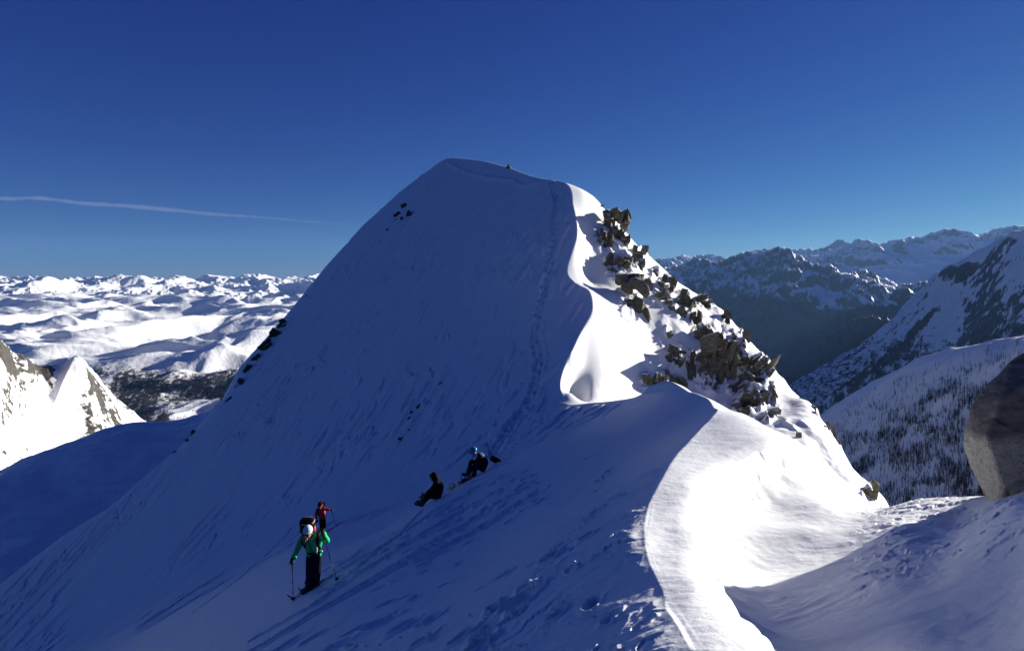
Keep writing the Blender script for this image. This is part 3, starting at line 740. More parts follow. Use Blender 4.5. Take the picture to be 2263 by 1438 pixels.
# ------------------------------------------------------------------ rocks
def rock_material(name, dark, light, snow=True, scale=3.0, strata=(1, 1, 6), lichen=None):
    m, nt, p = new_mat(name)
    n = noise_n(nt, scale, 8, 0.72); n2 = noise_n(nt, scale * 0.9, 6, 0.7, stretch=strata, rot=(0.5, 0.25, 0.3))
    c = ramp_n(nt, n2.outputs['Fac'], ((0.32, dark), (0.52, tuple((a + b) / 2 for a, b in zip(dark, light))), (0.68, light)))
    c = mix_n(nt, math_n(nt, 'MULTIPLY', n.outputs['Fac'], 0.55), c, dark)
    if lichen:
        ln = noise_n(nt, scale * 0.6, 5, 0.7)
        c = mix_n(nt, math_n(nt, 'MULTIPLY', math_n(nt, 'SUBTRACT', ln.outputs['Fac'], 0.5), 5.0, True), c, lichen)
    oi = nt.nodes.new('ShaderNodeObjectInfo'); hv = nt.nodes.new('ShaderNodeHueSaturation'); nt.links.new(c, hv.inputs['Color'])
    nt.links.new(math_n(nt, 'ADD', math_n(nt, 'MULTIPLY', oi.outputs['Random'], 0.5), 0.8), hv.inputs['Value']); c = hv.outputs[0]
    f = None
    if snow:
        g = nt.nodes.new('ShaderNodeNewGeometry'); s = nt.nodes.new('ShaderNodeSeparateXYZ'); nt.links.new(g.outputs['True Normal'], s.inputs[0])
        sn = noise_n(nt, scale * 0.8, 5, 0.7)
        f = math_n(nt, 'ADD', s.outputs[2], math_n(nt, 'MULTIPLY', math_n(nt, 'SUBTRACT', sn.outputs['Fac'], 0.5), 0.9))
        f = math_n(nt, 'DIVIDE', math_n(nt, 'SUBTRACT', f, 0.62), 0.12, True)
        c = mix_n(nt, f, c, (0.86, 0.88, 0.9))
    nt.links.new(c, p.inputs['Base Color'])
    p.inputs['Roughness'].default_value = 0.85; p.inputs['Specular IOR Level'].default_value = 0.2
    h = math_n(nt, 'ADD', n2.outputs['Fac'], math_n(nt, 'MULTIPLY', n.outputs['Fac'], 0.7))
    bump_n(nt, p, h, 0.9, 0.25 / scale * 2)
    return m
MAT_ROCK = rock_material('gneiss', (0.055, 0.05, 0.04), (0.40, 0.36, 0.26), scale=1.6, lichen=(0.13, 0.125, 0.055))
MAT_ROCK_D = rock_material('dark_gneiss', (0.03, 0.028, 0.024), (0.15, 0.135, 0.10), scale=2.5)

def block(bm, c, size, rotm, seed, n=16):
    """an angular block: convex hull of jittered points, faces left sharp"""
    r = random.Random(seed); vs = []
    for i in range(n):
        p = Vector((r.choice((-1, 1)) * r.uniform(0.55, 1), r.choice((-1, 1)) * r.uniform(0.55, 1), r.choice((-1, 1)) * r.uniform(0.6, 1)))
        k = r.randrange(3); p[k] *= r.uniform(0.2, 1)
        p = Vector((p.x * size[0], p.y * size[1], p.z * size[2]))
        vs.append(bm.verts.new(rotm @ p + c))
    res = bmesh.ops.convex_hull(bm, input=vs)
    dele = [e for e in res['geom_interior'] if isinstance(e, bmesh.types.BMVert)] + [e for e in res['geom_unused'] if isinstance(e, bmesh.types.BMVert)]
    if dele: bmesh.ops.delete(bm, geom=list(set(dele)), context='VERTS')
def roughen(bm, cuts, amp, seed, freq):
    bmesh.ops.triangulate(bm, faces=bm.faces[:])
    for _ in range(cuts):
        bmesh.ops.subdivide_edges(bm, edges=bm.edges[:], cuts=1, use_grid_fill=True)
    co = np.array([v.co for v in bm.verts])
    n = fbm(co[:, 0] * freq + co[:, 2] * freq * 0.7 + seed, co[:, 1] * freq + co[:, 2] * freq * 0.5, 4, seed % 97)
    n2 = fbm(co[:, 1] * freq + seed, co[:, 2] * freq * 1.7 + co[:, 0] * freq * 0.4, 4, (seed + 5) % 97)
    for v, a, b in zip(bm.verts, n, n2):
        v.co += v.normal * (amp * float(a)) + Vector((amp * 0.7 * float(b), 0, 0))
def add_obj(name, bm, mat, loc, label=None, cat=None, group=None, parent=None, smooth_=False):
    me = bpy.data.meshes.new(name); bm.normal_update(); bm.to_mesh(me); bm.free(); me.materials.append(mat)
    if smooth_:
        for p in me.polygons: p.use_smooth = True
    o = bpy.data.objects.new(name, me); o.location = loc
    if label: o['label'] = label
    if cat: o['category'] = cat
    if group: o['group'] = group
    return link(o, parent)
def crag(u, v, w, h, tilt, nb, label, seed, name='rock_outcrop', cat='rock', mat=None, group=None, column=False, sink=0.0, dmin=30, depth=None, side_=1, sc_=1.18):
    p = hit(u, v, d0=dmin); q = 0
    while (p is None or p[1] > 125) and q < 60:
        q += 3; p = hit(u - q * side_, v, d0=dmin)
    if p is None:
        p = unproj(u, v, depth or 60)
    d = p[1]; s = d / F * (sc_ if d > 30 else 1.2)
    W, H = w * s, h * s
    rt = math.radians(tilt)
    N = hnorm(p, max(0.6, 0.02 * d))
    axis = Vector((math.sin(rt), 0, math.cos(rt)))           # long axis as seen
    axis = (axis - N * axis.dot(N) * 0.55).normalized()
    side = axis.cross(Vector((0, 1, 0))).normalized(); dep = axis.cross(side).normalized()
    rot_ = Matrix((side, dep, axis)).transposed()
    r = random.Random(seed); bm = bmesh.new()
    nx = nb if column else max(1, round(w / 10)) if nb > 1 else 1; nz = max(1, round(h / (26 if column else 13))) if nb > 1 else 1
    for i in range(nx):
        top_ = r.uniform(0.72, 1.0); shx = r.uniform(-.2, .2)
        for j in range(nz):
            a = ((i + .5) / nx * 2 - 1); b = ((j + .5) / nz * 2 - 1)
            if nb > 1 and (a * a * .9 + b * b * .9 > 1.25 or r.random() < (.05 if column else .16)): continue
            cw, ch = W / nx, H / nz
            if nb == 1: sz = (W * .5, W * .4, H * .5); c = Vector((0, 0, 0))
            else:
                c = side * (a * W * .5 + cw * r.uniform(-.22, .22)) + axis * (b * H * .5 * top_ + ch * (shx + r.uniform(-.2, .2))) + dep * (r.uniform(-.20, .20) + .12 * b) * min(W, H)
                sz = (cw * r.uniform(.50, .80), min(W, H) * r.uniform(.20, .38), ch * r.uniform(.55, .95))
            ra = Matrix.Rotation(r.uniform(-.3, .3), 3, dep) @ Matrix.Rotation(r.uniform(-.6, .6), 3, axis)
            block(bm, c, sz, ra @ rot_, seed * 131 + i * 17 + j, 15)
    if not bm.verts: block(bm, Vector((0, 0, 0)), (W * .5, W * .4, H * .5), rot_, seed, 15)
    m_ = min(W, H)
    cell = min(W / nx, H / nz)
    roughen(bm, 2 if max(w, h) > 14 and nx * nz < 40 else 1, 0.11 * cell, seed, 1.4 / cell)
    loc = Vector(p) + N * (m_ * (0.06 - sink))
    return add_obj(name, bm, mat or MAT_ROCK, loc, label, cat, group)

for i, (u, v, w, h, t, nb, colm, lab) in enumerate(FLANK):
    crag(u, v, w, h, -t if False else t * -1, nb, lab, 100 + i, column=colm, group='rocks on the sunlit flank')
FACE = [
    (894, 458, 15, 10, 60, 2, 'flat rock at the top of the small rock cluster high on the shaded face'),
    (905, 474, 11, 14, 10, 2, 'knobbly rock on the right of the small cluster high on the shaded face'),
    (880, 476, 12, 9, 50, 2, 'hooked rock on the left of the small cluster high on the shaded face'),
    (888, 484, 11, 6, 70, 1, 'low rock at the bottom of the small cluster high on the shaded face'),
    (874, 487, 4, 9, 15, 1, 'slim stone at the lower left of the cluster high on the shaded face'),
    (856, 508, 4, 7, 0, 1, 'single tiny stone below the cluster high on the shaded face'),
    (972, 848, 5, 15, 35, 1, 'thin black splinter alone in the middle of the shaded face'),
    (923, 902, 7, 20, 28, 2, 'slanting rock at the head of a short line of stones low on the face'),
    (909, 911, 8, 8, 30, 1, 'brown stone second in the line of stones low on the face'),
    (904, 924, 6, 9, 15, 1, 'small pointed stone third in the line of stones low on the face'),
    (904, 949, 4, 4, 15, 1, 'tiny dark stone between the line of stones and the lone brown rock'),
    (883, 971, 13, 11, 60, 1, 'lone rounded brown rock on the lower shaded face'),
]
for i, (u, v, w, h, t, nb, lab) in enumerate(FACE):
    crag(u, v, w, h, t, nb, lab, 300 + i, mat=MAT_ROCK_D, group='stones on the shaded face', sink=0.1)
RIMR = [
    (676, 651, 6, 5, 40, 1, 'tiny stone on the left skyline of the shaded face'),
    (624, 716, 20, 26, 38, 5, 'uppermost dark rock of the band on the left skyline of the face'),
    (606, 738, 24, 30, 38, 5, 'second dark rock from the top of the band on the left skyline'),
    (585, 764, 22, 30, 38, 5, 'third dark rock from the top of the band on the left skyline'),
    (565, 790, 20, 30, 30, 4, 'dark rock in the lower half of the band on the left skyline'),
    (546, 815, 18, 30, 25, 4, 'steep dark rock near the bottom of the band on the left skyline'),
    (530, 842, 14, 32, 20, 4, 'lowest dark rock of the band on the left skyline'),
    (504, 880, 6, 24, 28, 2, 'thin dark rock on the left edge below the skyline rock band'),
    (418, 955, 8, 24, 30, 3, 'dark ragged rock at the left edge above the shaded lower slope'),
    (404, 972, 8, 20, 35, 3, 'dark rock just left of the ragged edge rock over the lower slope'),
    (382, 996, 5, 14, 25, 1, 'small dark stone lowest on the left edge of the face'),
]
for i, (u, v, w, h, t, nb, lab) in enumerate(RIMR):
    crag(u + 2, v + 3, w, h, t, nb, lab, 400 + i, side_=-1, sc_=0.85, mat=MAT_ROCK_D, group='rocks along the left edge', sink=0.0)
# little cairn on the summit ridge
p = hit(1124, 376, d0=60)
bm = bmesh.new()
for k, (dx, dz, s) in enumerate(((0, .12, .3), (.22, .1, .24), (-.2, .1, .22), (.03, .4, .24), (.12, .62, .17))):
    block(bm, Vector((dx, 0, dz)), (s, s, s * .75), Matrix.Rotation(k, 3, 'Z'), 900 + k)
c_ = unproj(1124, 371, p[1] + 0.6)
add_obj('summit_cairn', bm, MAT_ROCK, (c_[0], c_[1], hz(np.array([c_[0]]), np.array([c_[1]]))[0]), 'small stone cairn on the snowy summit ridge', 'cairn')
# snow-capped knob above the twin pillars is terrain; the big boulder at the right edge
def big_boulder():
    d = 9.0
    out = [(2270, 778), (2236, 796), (2200, 832), (2164, 868), (2142, 902), (2135, 940), (2130, 985), (2148, 1030), (2168, 1076), (2198, 1135), (2230, 1150)]
    bm = bmesh.new(); vs = []
    c = unproj(2310, 960, d)
    def add(u, v, dd): vs.append(bm.verts.new(Vector(unproj(u, v, dd)) - Vector(c)))
    for u, v in out:
        add(u, v, d - 0.05); add(u + 6, v, d + 0.45)
    for u, v in ((2215, 880), (2180, 965), (2195, 1000), (2215, 1075), (2263, 940), (2263, 1075), (2310, 830), (2330, 985)):
        add(u, v, d - 0.62)
    for u, v in ((2500, 700), (2600, 850), (2600, 1050), (2450, 1160), (2300, 1170)):
        add(u, v, d - 0.2); add(u, v, d + 0.9)
    for u, v in ((2290, 800), (2220, 900), (2220, 1050), (2300, 1140)):
        add(u, v, d + 1.3)
    res = bmesh.ops.convex_hull(bm, input=vs)
    bmesh.ops.delete(bm, geom=list({e for k in ('geom_interior', 'geom_unused') for e in res[k] if isinstance(e, bmesh.types.BMVert)}), context='VERTS')
    bmesh.ops.bevel(bm, geom=bm.edges[:], offset=0.02, segments=1, affect='EDGES', clamp_overlap=True)
    bmesh.ops.triangulate(bm, faces=bm.faces[:])
    for _ in range(5):
        long = [e for e in bm.edges if e.calc_length() > 0.05]
        if not long: break
        bmesh.ops.subdivide_edges(bm, edges=long, cuts=1)
        bmesh.ops.triangulate(bm, faces=bm.faces[:])
    co = np.array([v.co for v in bm.verts]); bm.normal_update()
    n = 0.03 * fbm(co[:, 0] * 1.7 + co[:, 2], co[:, 1] * 1.7 + co[:, 2] * 1.3, 5, 77) - 0.05 * smooth(0.80, 0.97, ridged(co[:, 0] * 0.9 + co[:, 2] * 0.5 + 3, co[:, 1] * 0.9 + co[:, 2] * 0.9, 2, 79)) + 0.012 * fbm(co[:, 0] * 11 + co[:, 1] * 5, co[:, 2] * 11, 3, 78)
    for v, a in zip(bm.verts, n): v.co += v.normal * float(a)
    m, nt, p = new_mat('granite_boulder')
    tc = nt.nodes.new('ShaderNodeTexCoord'); sp_ = nt.nodes.new('ShaderNodeSeparateXYZ'); nt.links.new(tc.outputs['Object'], sp_.inputs[0])
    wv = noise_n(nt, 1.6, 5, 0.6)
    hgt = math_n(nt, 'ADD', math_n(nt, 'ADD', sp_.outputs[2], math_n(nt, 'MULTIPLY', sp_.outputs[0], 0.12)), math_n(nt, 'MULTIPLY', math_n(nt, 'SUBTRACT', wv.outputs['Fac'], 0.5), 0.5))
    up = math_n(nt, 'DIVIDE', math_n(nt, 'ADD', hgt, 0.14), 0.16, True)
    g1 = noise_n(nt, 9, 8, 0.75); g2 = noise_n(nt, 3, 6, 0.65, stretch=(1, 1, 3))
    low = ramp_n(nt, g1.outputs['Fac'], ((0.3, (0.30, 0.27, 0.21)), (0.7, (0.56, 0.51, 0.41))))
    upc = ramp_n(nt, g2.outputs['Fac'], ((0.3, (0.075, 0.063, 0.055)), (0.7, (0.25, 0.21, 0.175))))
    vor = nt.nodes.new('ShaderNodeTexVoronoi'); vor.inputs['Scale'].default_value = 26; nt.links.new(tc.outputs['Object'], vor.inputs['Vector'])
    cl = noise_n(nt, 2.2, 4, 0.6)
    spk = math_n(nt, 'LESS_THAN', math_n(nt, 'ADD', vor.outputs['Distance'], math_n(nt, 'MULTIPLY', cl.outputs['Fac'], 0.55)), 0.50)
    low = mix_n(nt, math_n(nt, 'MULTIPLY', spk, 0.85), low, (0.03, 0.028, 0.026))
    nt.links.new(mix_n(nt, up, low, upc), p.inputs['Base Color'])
    p.inputs['Roughness'].default_value = 0.8
    bump_n(nt, p, math_n(nt, 'ADD', g1.outputs['Fac'], g2.outputs['Fac']), 0.7, 0.05)
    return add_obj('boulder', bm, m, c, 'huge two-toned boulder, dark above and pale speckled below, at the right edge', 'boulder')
big_boulder()
# ------------------------------------------------------------------ bare larches and conifers
MAT_LARCH_TREE = simple_mat('larch_bark', (0.062, 0.046, 0.042), 0.9, var=0.5, scale=4)
def larch_mesh(name, seed, dense=1.0):
    r = random.Random(seed); bm = bmesh.new(); H = 1.0
    b = bmesh.ops.create_cone(bm, segments=5, radius1=0.022, radius2=0.004, depth=H, cap_ends=True)
    bmesh.ops.translate(bm, verts=b['verts'], vec=(0, 0, H / 2 - 0.04))
    for k in range(int(54 * dense)):
        z = r.uniform(0.16, 0.98); a = r.uniform(0, 6.283)
        L = (1.02 - z) * r.uniform(0.10, 0.27) + 0.02
        dirv = Vector((math.cos(a), math.sin(a), r.uniform(-0.25, 0.25))); sidev = Vector((-math.sin(a), math.cos(a), 0))
        wv = 0.012 + 0.035 * r.random()
        b0 = Vector((0, 0, z)); tip = b0 + dirv * L
        v = [bm.verts.new(b0 + Vector((0, 0, 0.02))), bm.verts.new(b0 + dirv * L * 0.6 + sidev * wv + Vector((0, 0, -0.015))), bm.verts.new(tip), bm.verts.new(b0 + dirv * L * 0.6 - sidev * wv + Vector((0, 0, -0.02))), bm.verts.new(b0 - Vector((0, 0, 0.03)))]
        bm.faces.new(v[:4]); bm.faces.new((v[0], v[2], v[4]))
    me = bpy.data.meshes.new(name); bm.to_mesh(me); bm.free(); me.materials.append(MAT_LARCH_TREE)
    return me
LM = [larch_mesh('larch_tree', 40 + k, 0.8 + 0.2 * k) for k in range(4)]
rt = np.random.default_rng(5)
n_ = 60000
us = rt.uniform(1850, 2275, n_); ds = np.exp(rt.uniform(math.log(395), math.log(960), n_)); xs = tv(us, 0)[0] * ds; zs = larch_z(xs, ds)
vs_ = HV - zs / ds * F; dv = vs_ - np.interp(us, [c[0] for c in LARCH], [c[1] for c in LARCH])
dens = smooth(10, 130, dv) * (0.10 + 0.95 * smooth(-0.2, 0.25, fbm(us / 50 + vs_ / 90, vs_ / 45, 4, 401))) * (vs_ < 1150) * (ds < np.interp(us, [c[0] for c in LARCH], [c[2] for c in LARCH]))
pick = np.where(rt.random(n_) < dens * 0.9 + 0.04 * (dv > 8) * (vs_ < 1150))[0][:6500]
spots = [(np.array([xs[i], ds[i], zs[i]]), rt.uniform(4.2, 9.5), us[i], vs_[i]) for i in pick]
print('larches', len(spots))
spots.sort(key=lambda s: -s[1] / s[0][1])
for k, (p, h, u, v) in enumerate(spots[:290]):
    o = bpy.data.objects.new('larch_tree', LM[k % 4])
    o.location = p; o.scale = (h * 0.95, h * 0.95, h); o.rotation_euler = (0, 0, rt.uniform(0, 6.28))
    o['label'] = 'bare dark larch on the shaded snow slope beyond the sunlit bowl'; o['category'] = 'tree'; o['group'] = 'larches on the shaded slope'
    link(o)
def mass(name, pts, verts, faces, mat):
    V = np.concatenate([verts * np.array([h * .95, h * .95, h]) @ np.array([[math.cos(a), math.sin(a), 0], [-math.sin(a), math.cos(a), 0], [0, 0, 1]]) + p for p, h, a in pts])
    n = len(verts); Fs = [tuple(i + k * n for i in f) for k in range(len(pts)) for f in faces]
    me = bpy.data.meshes.new(name); me.from_pydata(V.tolist(), [], Fs); me.materials.append(mat)
    o = bpy.data.objects.new(name, me); o['kind'] = 'stuff'; return link(o)
def raw(me):
    return np.array([v.co[:] for v in me.vertices]), [tuple(p.vertices) for p in me.polygons]
v_, f_ = raw(larch_mesh('proto', 99, 0.45))
mass('larch_wood', [(p, h * 0.9, rt.uniform(0, 6.28)) for p, h, u, v in spots[290:]], v_, f_, MAT_LARCH_TREE)

# the dark wood in the valley on the left: thousands of small crowns, one mass
me_c = larch_mesh('proto_far', 7, 0.12); v_, f_ = raw(me_c)
up_ob = bpy.data.objects['snowy_uplands']; nv = len(up_ob.data.vertices); co = np.empty(nv * 3, np.float32); up_ob.data.vertices.foreach_get('co', co); co = co.reshape(-1, 3)
fo_ = np.empty(nv, np.float32); up_ob.data.attributes['forest'].data.foreach_get('value', fo_)
ok = np.where((fo_ > 0.12) & (co[:, 1] < 2600) & (co[:, 0] / co[:, 1] < -0.40) & (co[:, 0] / co[:, 1] > -0.78))[0]
pk_ = rt.choice(ok, min(len(ok), 4200), replace=False, p=fo_[ok] / fo_[ok].sum())
mass('valley_wood', [(co[i].astype(float) + np.array([rt.uniform(-4, 4), rt.uniform(-4, 4), 0]), rt.uniform(9, 17), rt.uniform(0, 6.28)) for i in pk_], v_, f_, MAT_LARCH_TREE)
# ------------------------------------------------------------------ people and their gear
def skin(name, joints, edges, mat, root=0, sub=2, parent=None, loc=None):
    """one continuous surface grown over a skeleton: joints = [(point, radius or (rx, ry))]"""
    me = bpy.data.meshes.new(name)
    me.from_pydata([tuple(j[0]) for j in joints], edges, [])
    o = bpy.data.objects.new(name, me); link(o)
    md = o.modifiers.new('s', 'SKIN'); md.use_smooth_shade = True
    sv = me.skin_vertices[0].data
    for i, j in enumerate(joints):
        r = j[1] if isinstance(j[1], tuple) else (j[1], j[1])
        sv[i].radius = r; sv[i].use_root = (i == root)
    s = o.modifiers.new('u', 'SUBSURF'); s.levels = sub; s.render_levels = sub
    dg = bpy.context.evaluated_depsgraph_get()
    m2 = bpy.data.meshes.new_from_object(o.evaluated_get(dg)); m2.name = name
    bpy.data.objects.remove(o)
    m2.materials.clear(); m2.materials.append(mat)
    for p in m2.polygons: p.use_smooth = True
    o = bpy.data.objects.new(name, m2)
    if loc is not None: o.location = loc
    return link(o, parent)
def tube(bm, pts, r, seg=6):
    pts = [Vector(p) for p in pts]; rs = r if isinstance(r, (list, tuple)) else [r] * len(pts)
    rings = []
    for i, p in enumerate(pts):
        d = (pts[min(i + 1, len(pts) - 1)] - pts[max(i - 1, 0)]).normalized()
        a = d.orthogonal().normalized(); b = d.cross(a)
        if rings:
            a = (pa - d * pa.dot(d)).normalized(); b = d.cross(a)
        pa = a
        rings.append([bm.verts.new(p + (a * math.cos(k * 2 * math.pi / seg) + b * math.sin(k * 2 * math.pi / seg)) * rs[i]) for k in range(seg)])
    for A, B in zip(rings, rings[1:]):
        for k in range(seg): bm.faces.new((A[k], A[(k + 1) % seg], B[(k + 1) % seg], B[k]))
    bm.faces.new(rings[0][::-1]); bm.faces.new(rings[-1])
def ell(bm, c, r, rotm=None, seg=14, squash=None):
    res = bmesh.ops.create_uvsphere(bm, u_segments=seg, v_segments=max(6, seg * 2 // 3), radius=1.0)
    for v in res['verts']:
        p = Vector((v.co.x * r[0], v.co.y * r[1], v.co.z * r[2]))
        if squash: p = squash(p)
        v.co = (rotm @ p if rotm else p) + Vector(c)
    return res['verts']
def boxy(bm, c, size, rotm=None, bev=0.25, taper=1.0):
    res = bmesh.ops.create_cube(bm, size=1.0); vs = res['verts']
    es = list({e for v in vs for e in v.link_edges})
    r = bmesh.ops.bevel(bm, geom=es, offset=bev, segments=3, affect='EDGES', profile=0.6)
    allv = set(v for v in r['verts']) | {v for v in vs if v.is_valid}
    for v in allv:
        k = 1 + (taper - 1) * (v.co.z + 0.5)
        p = Vector((v.co.x * size[0] * k, v.co.y * size[1] * k, v.co.z * size[2])); v.co = (rotm @ p if rotm else p) + Vector(c)
def part(name, bm, mat, parent, smooth_=True, label=None):
    o = add_obj(name, bm, mat, (0, 0, 0), parent=parent, smooth_=smooth_)
    if label: o['label'] = label
    return o
def top(name, loc, label, cat, group=None, rz=0.0):
    o = bpy.data.objects.new(name, None); o.empty_display_size = 0.2; o.location = loc; o.rotation_euler = (0, 0, rz)
    o['label'] = label; o['category'] = cat
    if group: o['group'] = group
    return link(o)
M_SKIN = simple_mat('skin', (0.42, 0.24, 0.17), 0.5, var=0.1)
M_GREEN = simple_mat('green_shell', (0.01, 0.46, 0.13), 0.45, var=0.15, scale=12, bump=0.3)
M_NAVY = simple_mat('navy_trousers', (0.005, 0.007, 0.020), 0.85, var=0.3, scale=14, bump=0.3)
M_BLACK = simple_mat('black_fabric', (0.004, 0.004, 0.005), 0.9, var=0.3, scale=20)
M_GLOVE = simple_mat('black_glove', (0.010, 0.009, 0.009), 0.6, var=0.3)
M_RED = simple_mat('dark_red_shell', (0.42, 0.012, 0.018), 0.5, var=0.2, scale=12, bump=0.3)
M_REDB = simple_mat('bright_red_trim', (0.55, 0.02, 0.05), 0.5, var=0.1)
M_KNIT = simple_mat('pale_knit', (0.55, 0.66, 0.70), 0.9, var=0.35, scale=42, bump=0.8)
M_PIPE = simple_mat('cream_piping', (0.62, 0.55, 0.42), 0.6, var=0.1)
M_HAIR = simple_mat('blond_hair', (0.30, 0.15, 0.05), 0.6, var=0.3, scale=60)
M_DHAIR = simple_mat('dark_hair', (0.015, 0.011, 0.010), 0.6, var=0.3, scale=60)
M_TEAL = simple_mat('teal_helmet', (0.004, 0.22, 0.36), 0.18, var=0.05)
M_DTEAL = simple_mat('teal_yoke', (0.01, 0.075, 0.10), 0.6, var=0.15)
M_POLE = simple_mat('pole_shaft', (0.02, 0.02, 0.03), 0.35, metal=0.5, var=0.1)
M_SKI = simple_mat('ski_topsheet', (0.035, 0.02, 0.028), 0.35, var=0.6, scale=3)
M_SKIR = simple_mat('ski_red', (0.22, 0.015, 0.02), 0.35, var=0.3, scale=5)
M_BOOT = simple_mat('boot_shell', (0.03, 0.015, 0.016), 0.4, var=0.5, scale=16)
M_METAL = simple_mat('binding_metal', (0.35, 0.35, 0.36), 0.35, metal=0.9, var=0.1)
M_LENS = simple_mat('dark_lens', (0.006, 0.005, 0.006), 0.08, var=0.0)
M_YEL = simple_mat('yellow_board', (0.38, 0.42, 0.02), 0.4, var=0.35, scale=6)
M_WHITE = simple_mat('pale_trim', (0.55, 0.55, 0.52), 0.5, var=0.1)
M_STEEL = simple_mat('clip_silver', (0.6, 0.6, 0.6), 0.3, metal=0.8, var=0.05)

def head_part(parent, c, yaw, pitch, s=1.0, hair=None, name='head'):
    """a head with face; yaw about z, pitch forward. returns its matrix"""
    R = Matrix.Rotation(yaw, 3, 'Z') @ Matrix.Rotation(pitch, 3, 'X')
    bm = bmesh.new()
    def shape(p):
        k = 1.0 - 0.28 * max(0, -p.z / (0.115 * s)) ** 1.5
        return Vector((p.x * k, p.y * (1.0 - 0.12 * max(0, -p.z / (0.115 * s))) , p.z))
    ell(bm, c, (0.076 * s, 0.096 * s, 0.115 * s), R, 18, shape)
    def at(x, y, z): return Vector(c) + R @ Vector((x * s, y * s, z * s))
    ell(bm, at(0, -0.098, -0.014), (0.013 * s, 0.018 * s, 0.026 * s), R, 8)       # nose
    ell(bm, at(0, -0.080, -0.062), (0.026 * s, 0.012 * s, 0.008 * s), R, 8)       # mouth
    ell(bm, at(0, -0.070, -0.095), (0.026 * s, 0.022 * s, 0.018 * s), R, 8)       # chin
    for sx in (-1, 1):
        ell(bm, at(0.078 * sx, 0.008, -0.008), (0.010 * s, 0.018 * s, 0.030 * s), R, 8)
    h = part(name, bm, M_SKIN, parent)
    return R, at
def glove(parent, wrist, direction, grip, s=1.0, side=1, mat=None):
    """gloved hand: palm, four bent fingers of different length closed round the grip axis, thumb from the side of the palm"""
    w = Vector(wrist); d = Vector(direction).normalized(); g = Vector(grip).normalized()
    g = (g - d * g.dot(d)).normalized(); n = d.cross(g).normalized() * side
    J = [(w, 0.030 * s), (w + d * 0.035 * s, (0.034 * s, 0.022 * s)), (w + d * 0.085 * s, (0.040 * s, 0.020 * s))]
    E = [(0, 1), (1, 2)]
    for k, (off, ln) in enumerate(((0.034, 0.9), (0.012, 1.0), (-0.011, 0.95), (-0.033, 0.75))):
        b = w + d * 0.082 * s + g * off * s
        p1 = b + d * 0.028 * ln * s + n * 0.012 * s; p2 = p1 + (d * 0.004 + n * 0.032 * ln) * s; p3 = p2 + (-d * 0.026 * ln + n * 0.008) * s
        i = len(J); J += [(b, 0.0115 * s), (p1, 0.0108 * s), (p2, 0.0098 * s), (p3, 0.0085 * s)]
        E += [(2, i), (i, i + 1), (i + 1, i + 2), (i + 2, i + 3)]
    b = w + d * 0.03 * s + g * 0.036 * s; i = len(J)
    J += [(b, 0.013 * s), (b + (d * 0.025 + g * 0.016 + n * 0.016) * s, 0.0115 * s), (b + (d * 0.045 - g * 0.004 + n * 0.036) * s, 0.0098 * s)]
    E += [(1, i), (i, i + 1), (i + 1, i + 2)]
    return skin('glove', J, E, mat or M_GLOVE, 1, 1, parent)
def pole_obj(root_loc, grip, tip, label, group=None, seg2=True):
    """ski pole with grip, strap, shaft clamps and basket, from the hand to the snow"""
    g = Vector(grip); t = Vector(tip); o = top('ski_pole', root_loc, label, 'ski pole', group)
    L = (t - g).length; d = (t - g) / L; off = Vector(root_loc); a = g - off; e = t - off
    bm = bmesh.new(); tube(bm, [a, a + d * L * 0.55], 0.011); tube(bm, [a + d * L * 0.53, e], [0.009, 0.006]); 
    for k in (0.53, 0.78): tube(bm, [a + d * (L * k - 0.02), a + d * (L * k + 0.025)], 0.017)
    part('shaft', bm, M_POLE, o)
    bm = bmesh.new(); tube(bm, [a - d * 0.06, a - d * 0.05, a + d * 0.02, a + d * 0.24, a + d * 0.25], [0.014, 0.022, 0.017, 0.017, 0.012], 8)
    part('grip', bm, M_BLACK, o)
    bm = bmesh.new(); sd = d.orthogonal().normalized()
    tube(bm, [a - d * 0.05, a + sd * 0.05, a + sd * 0.06 + d * 0.10, a + sd * 0.02 + d * 0.12, a - d * 0.03], 0.006, 5)
    part('strap', bm, M_BLACK, o)
    bm = bmesh.new(); q = e - d * 0.07
    tube(bm, [q - d * 0.006, q, q + d * 0.012], [0.015, 0.05, 0.045], 10)
    part('basket', bm, M_BLACK, o)
    return o
def ground(x, y):
    return float(hz(np.array([x]), np.array([y]))[0])

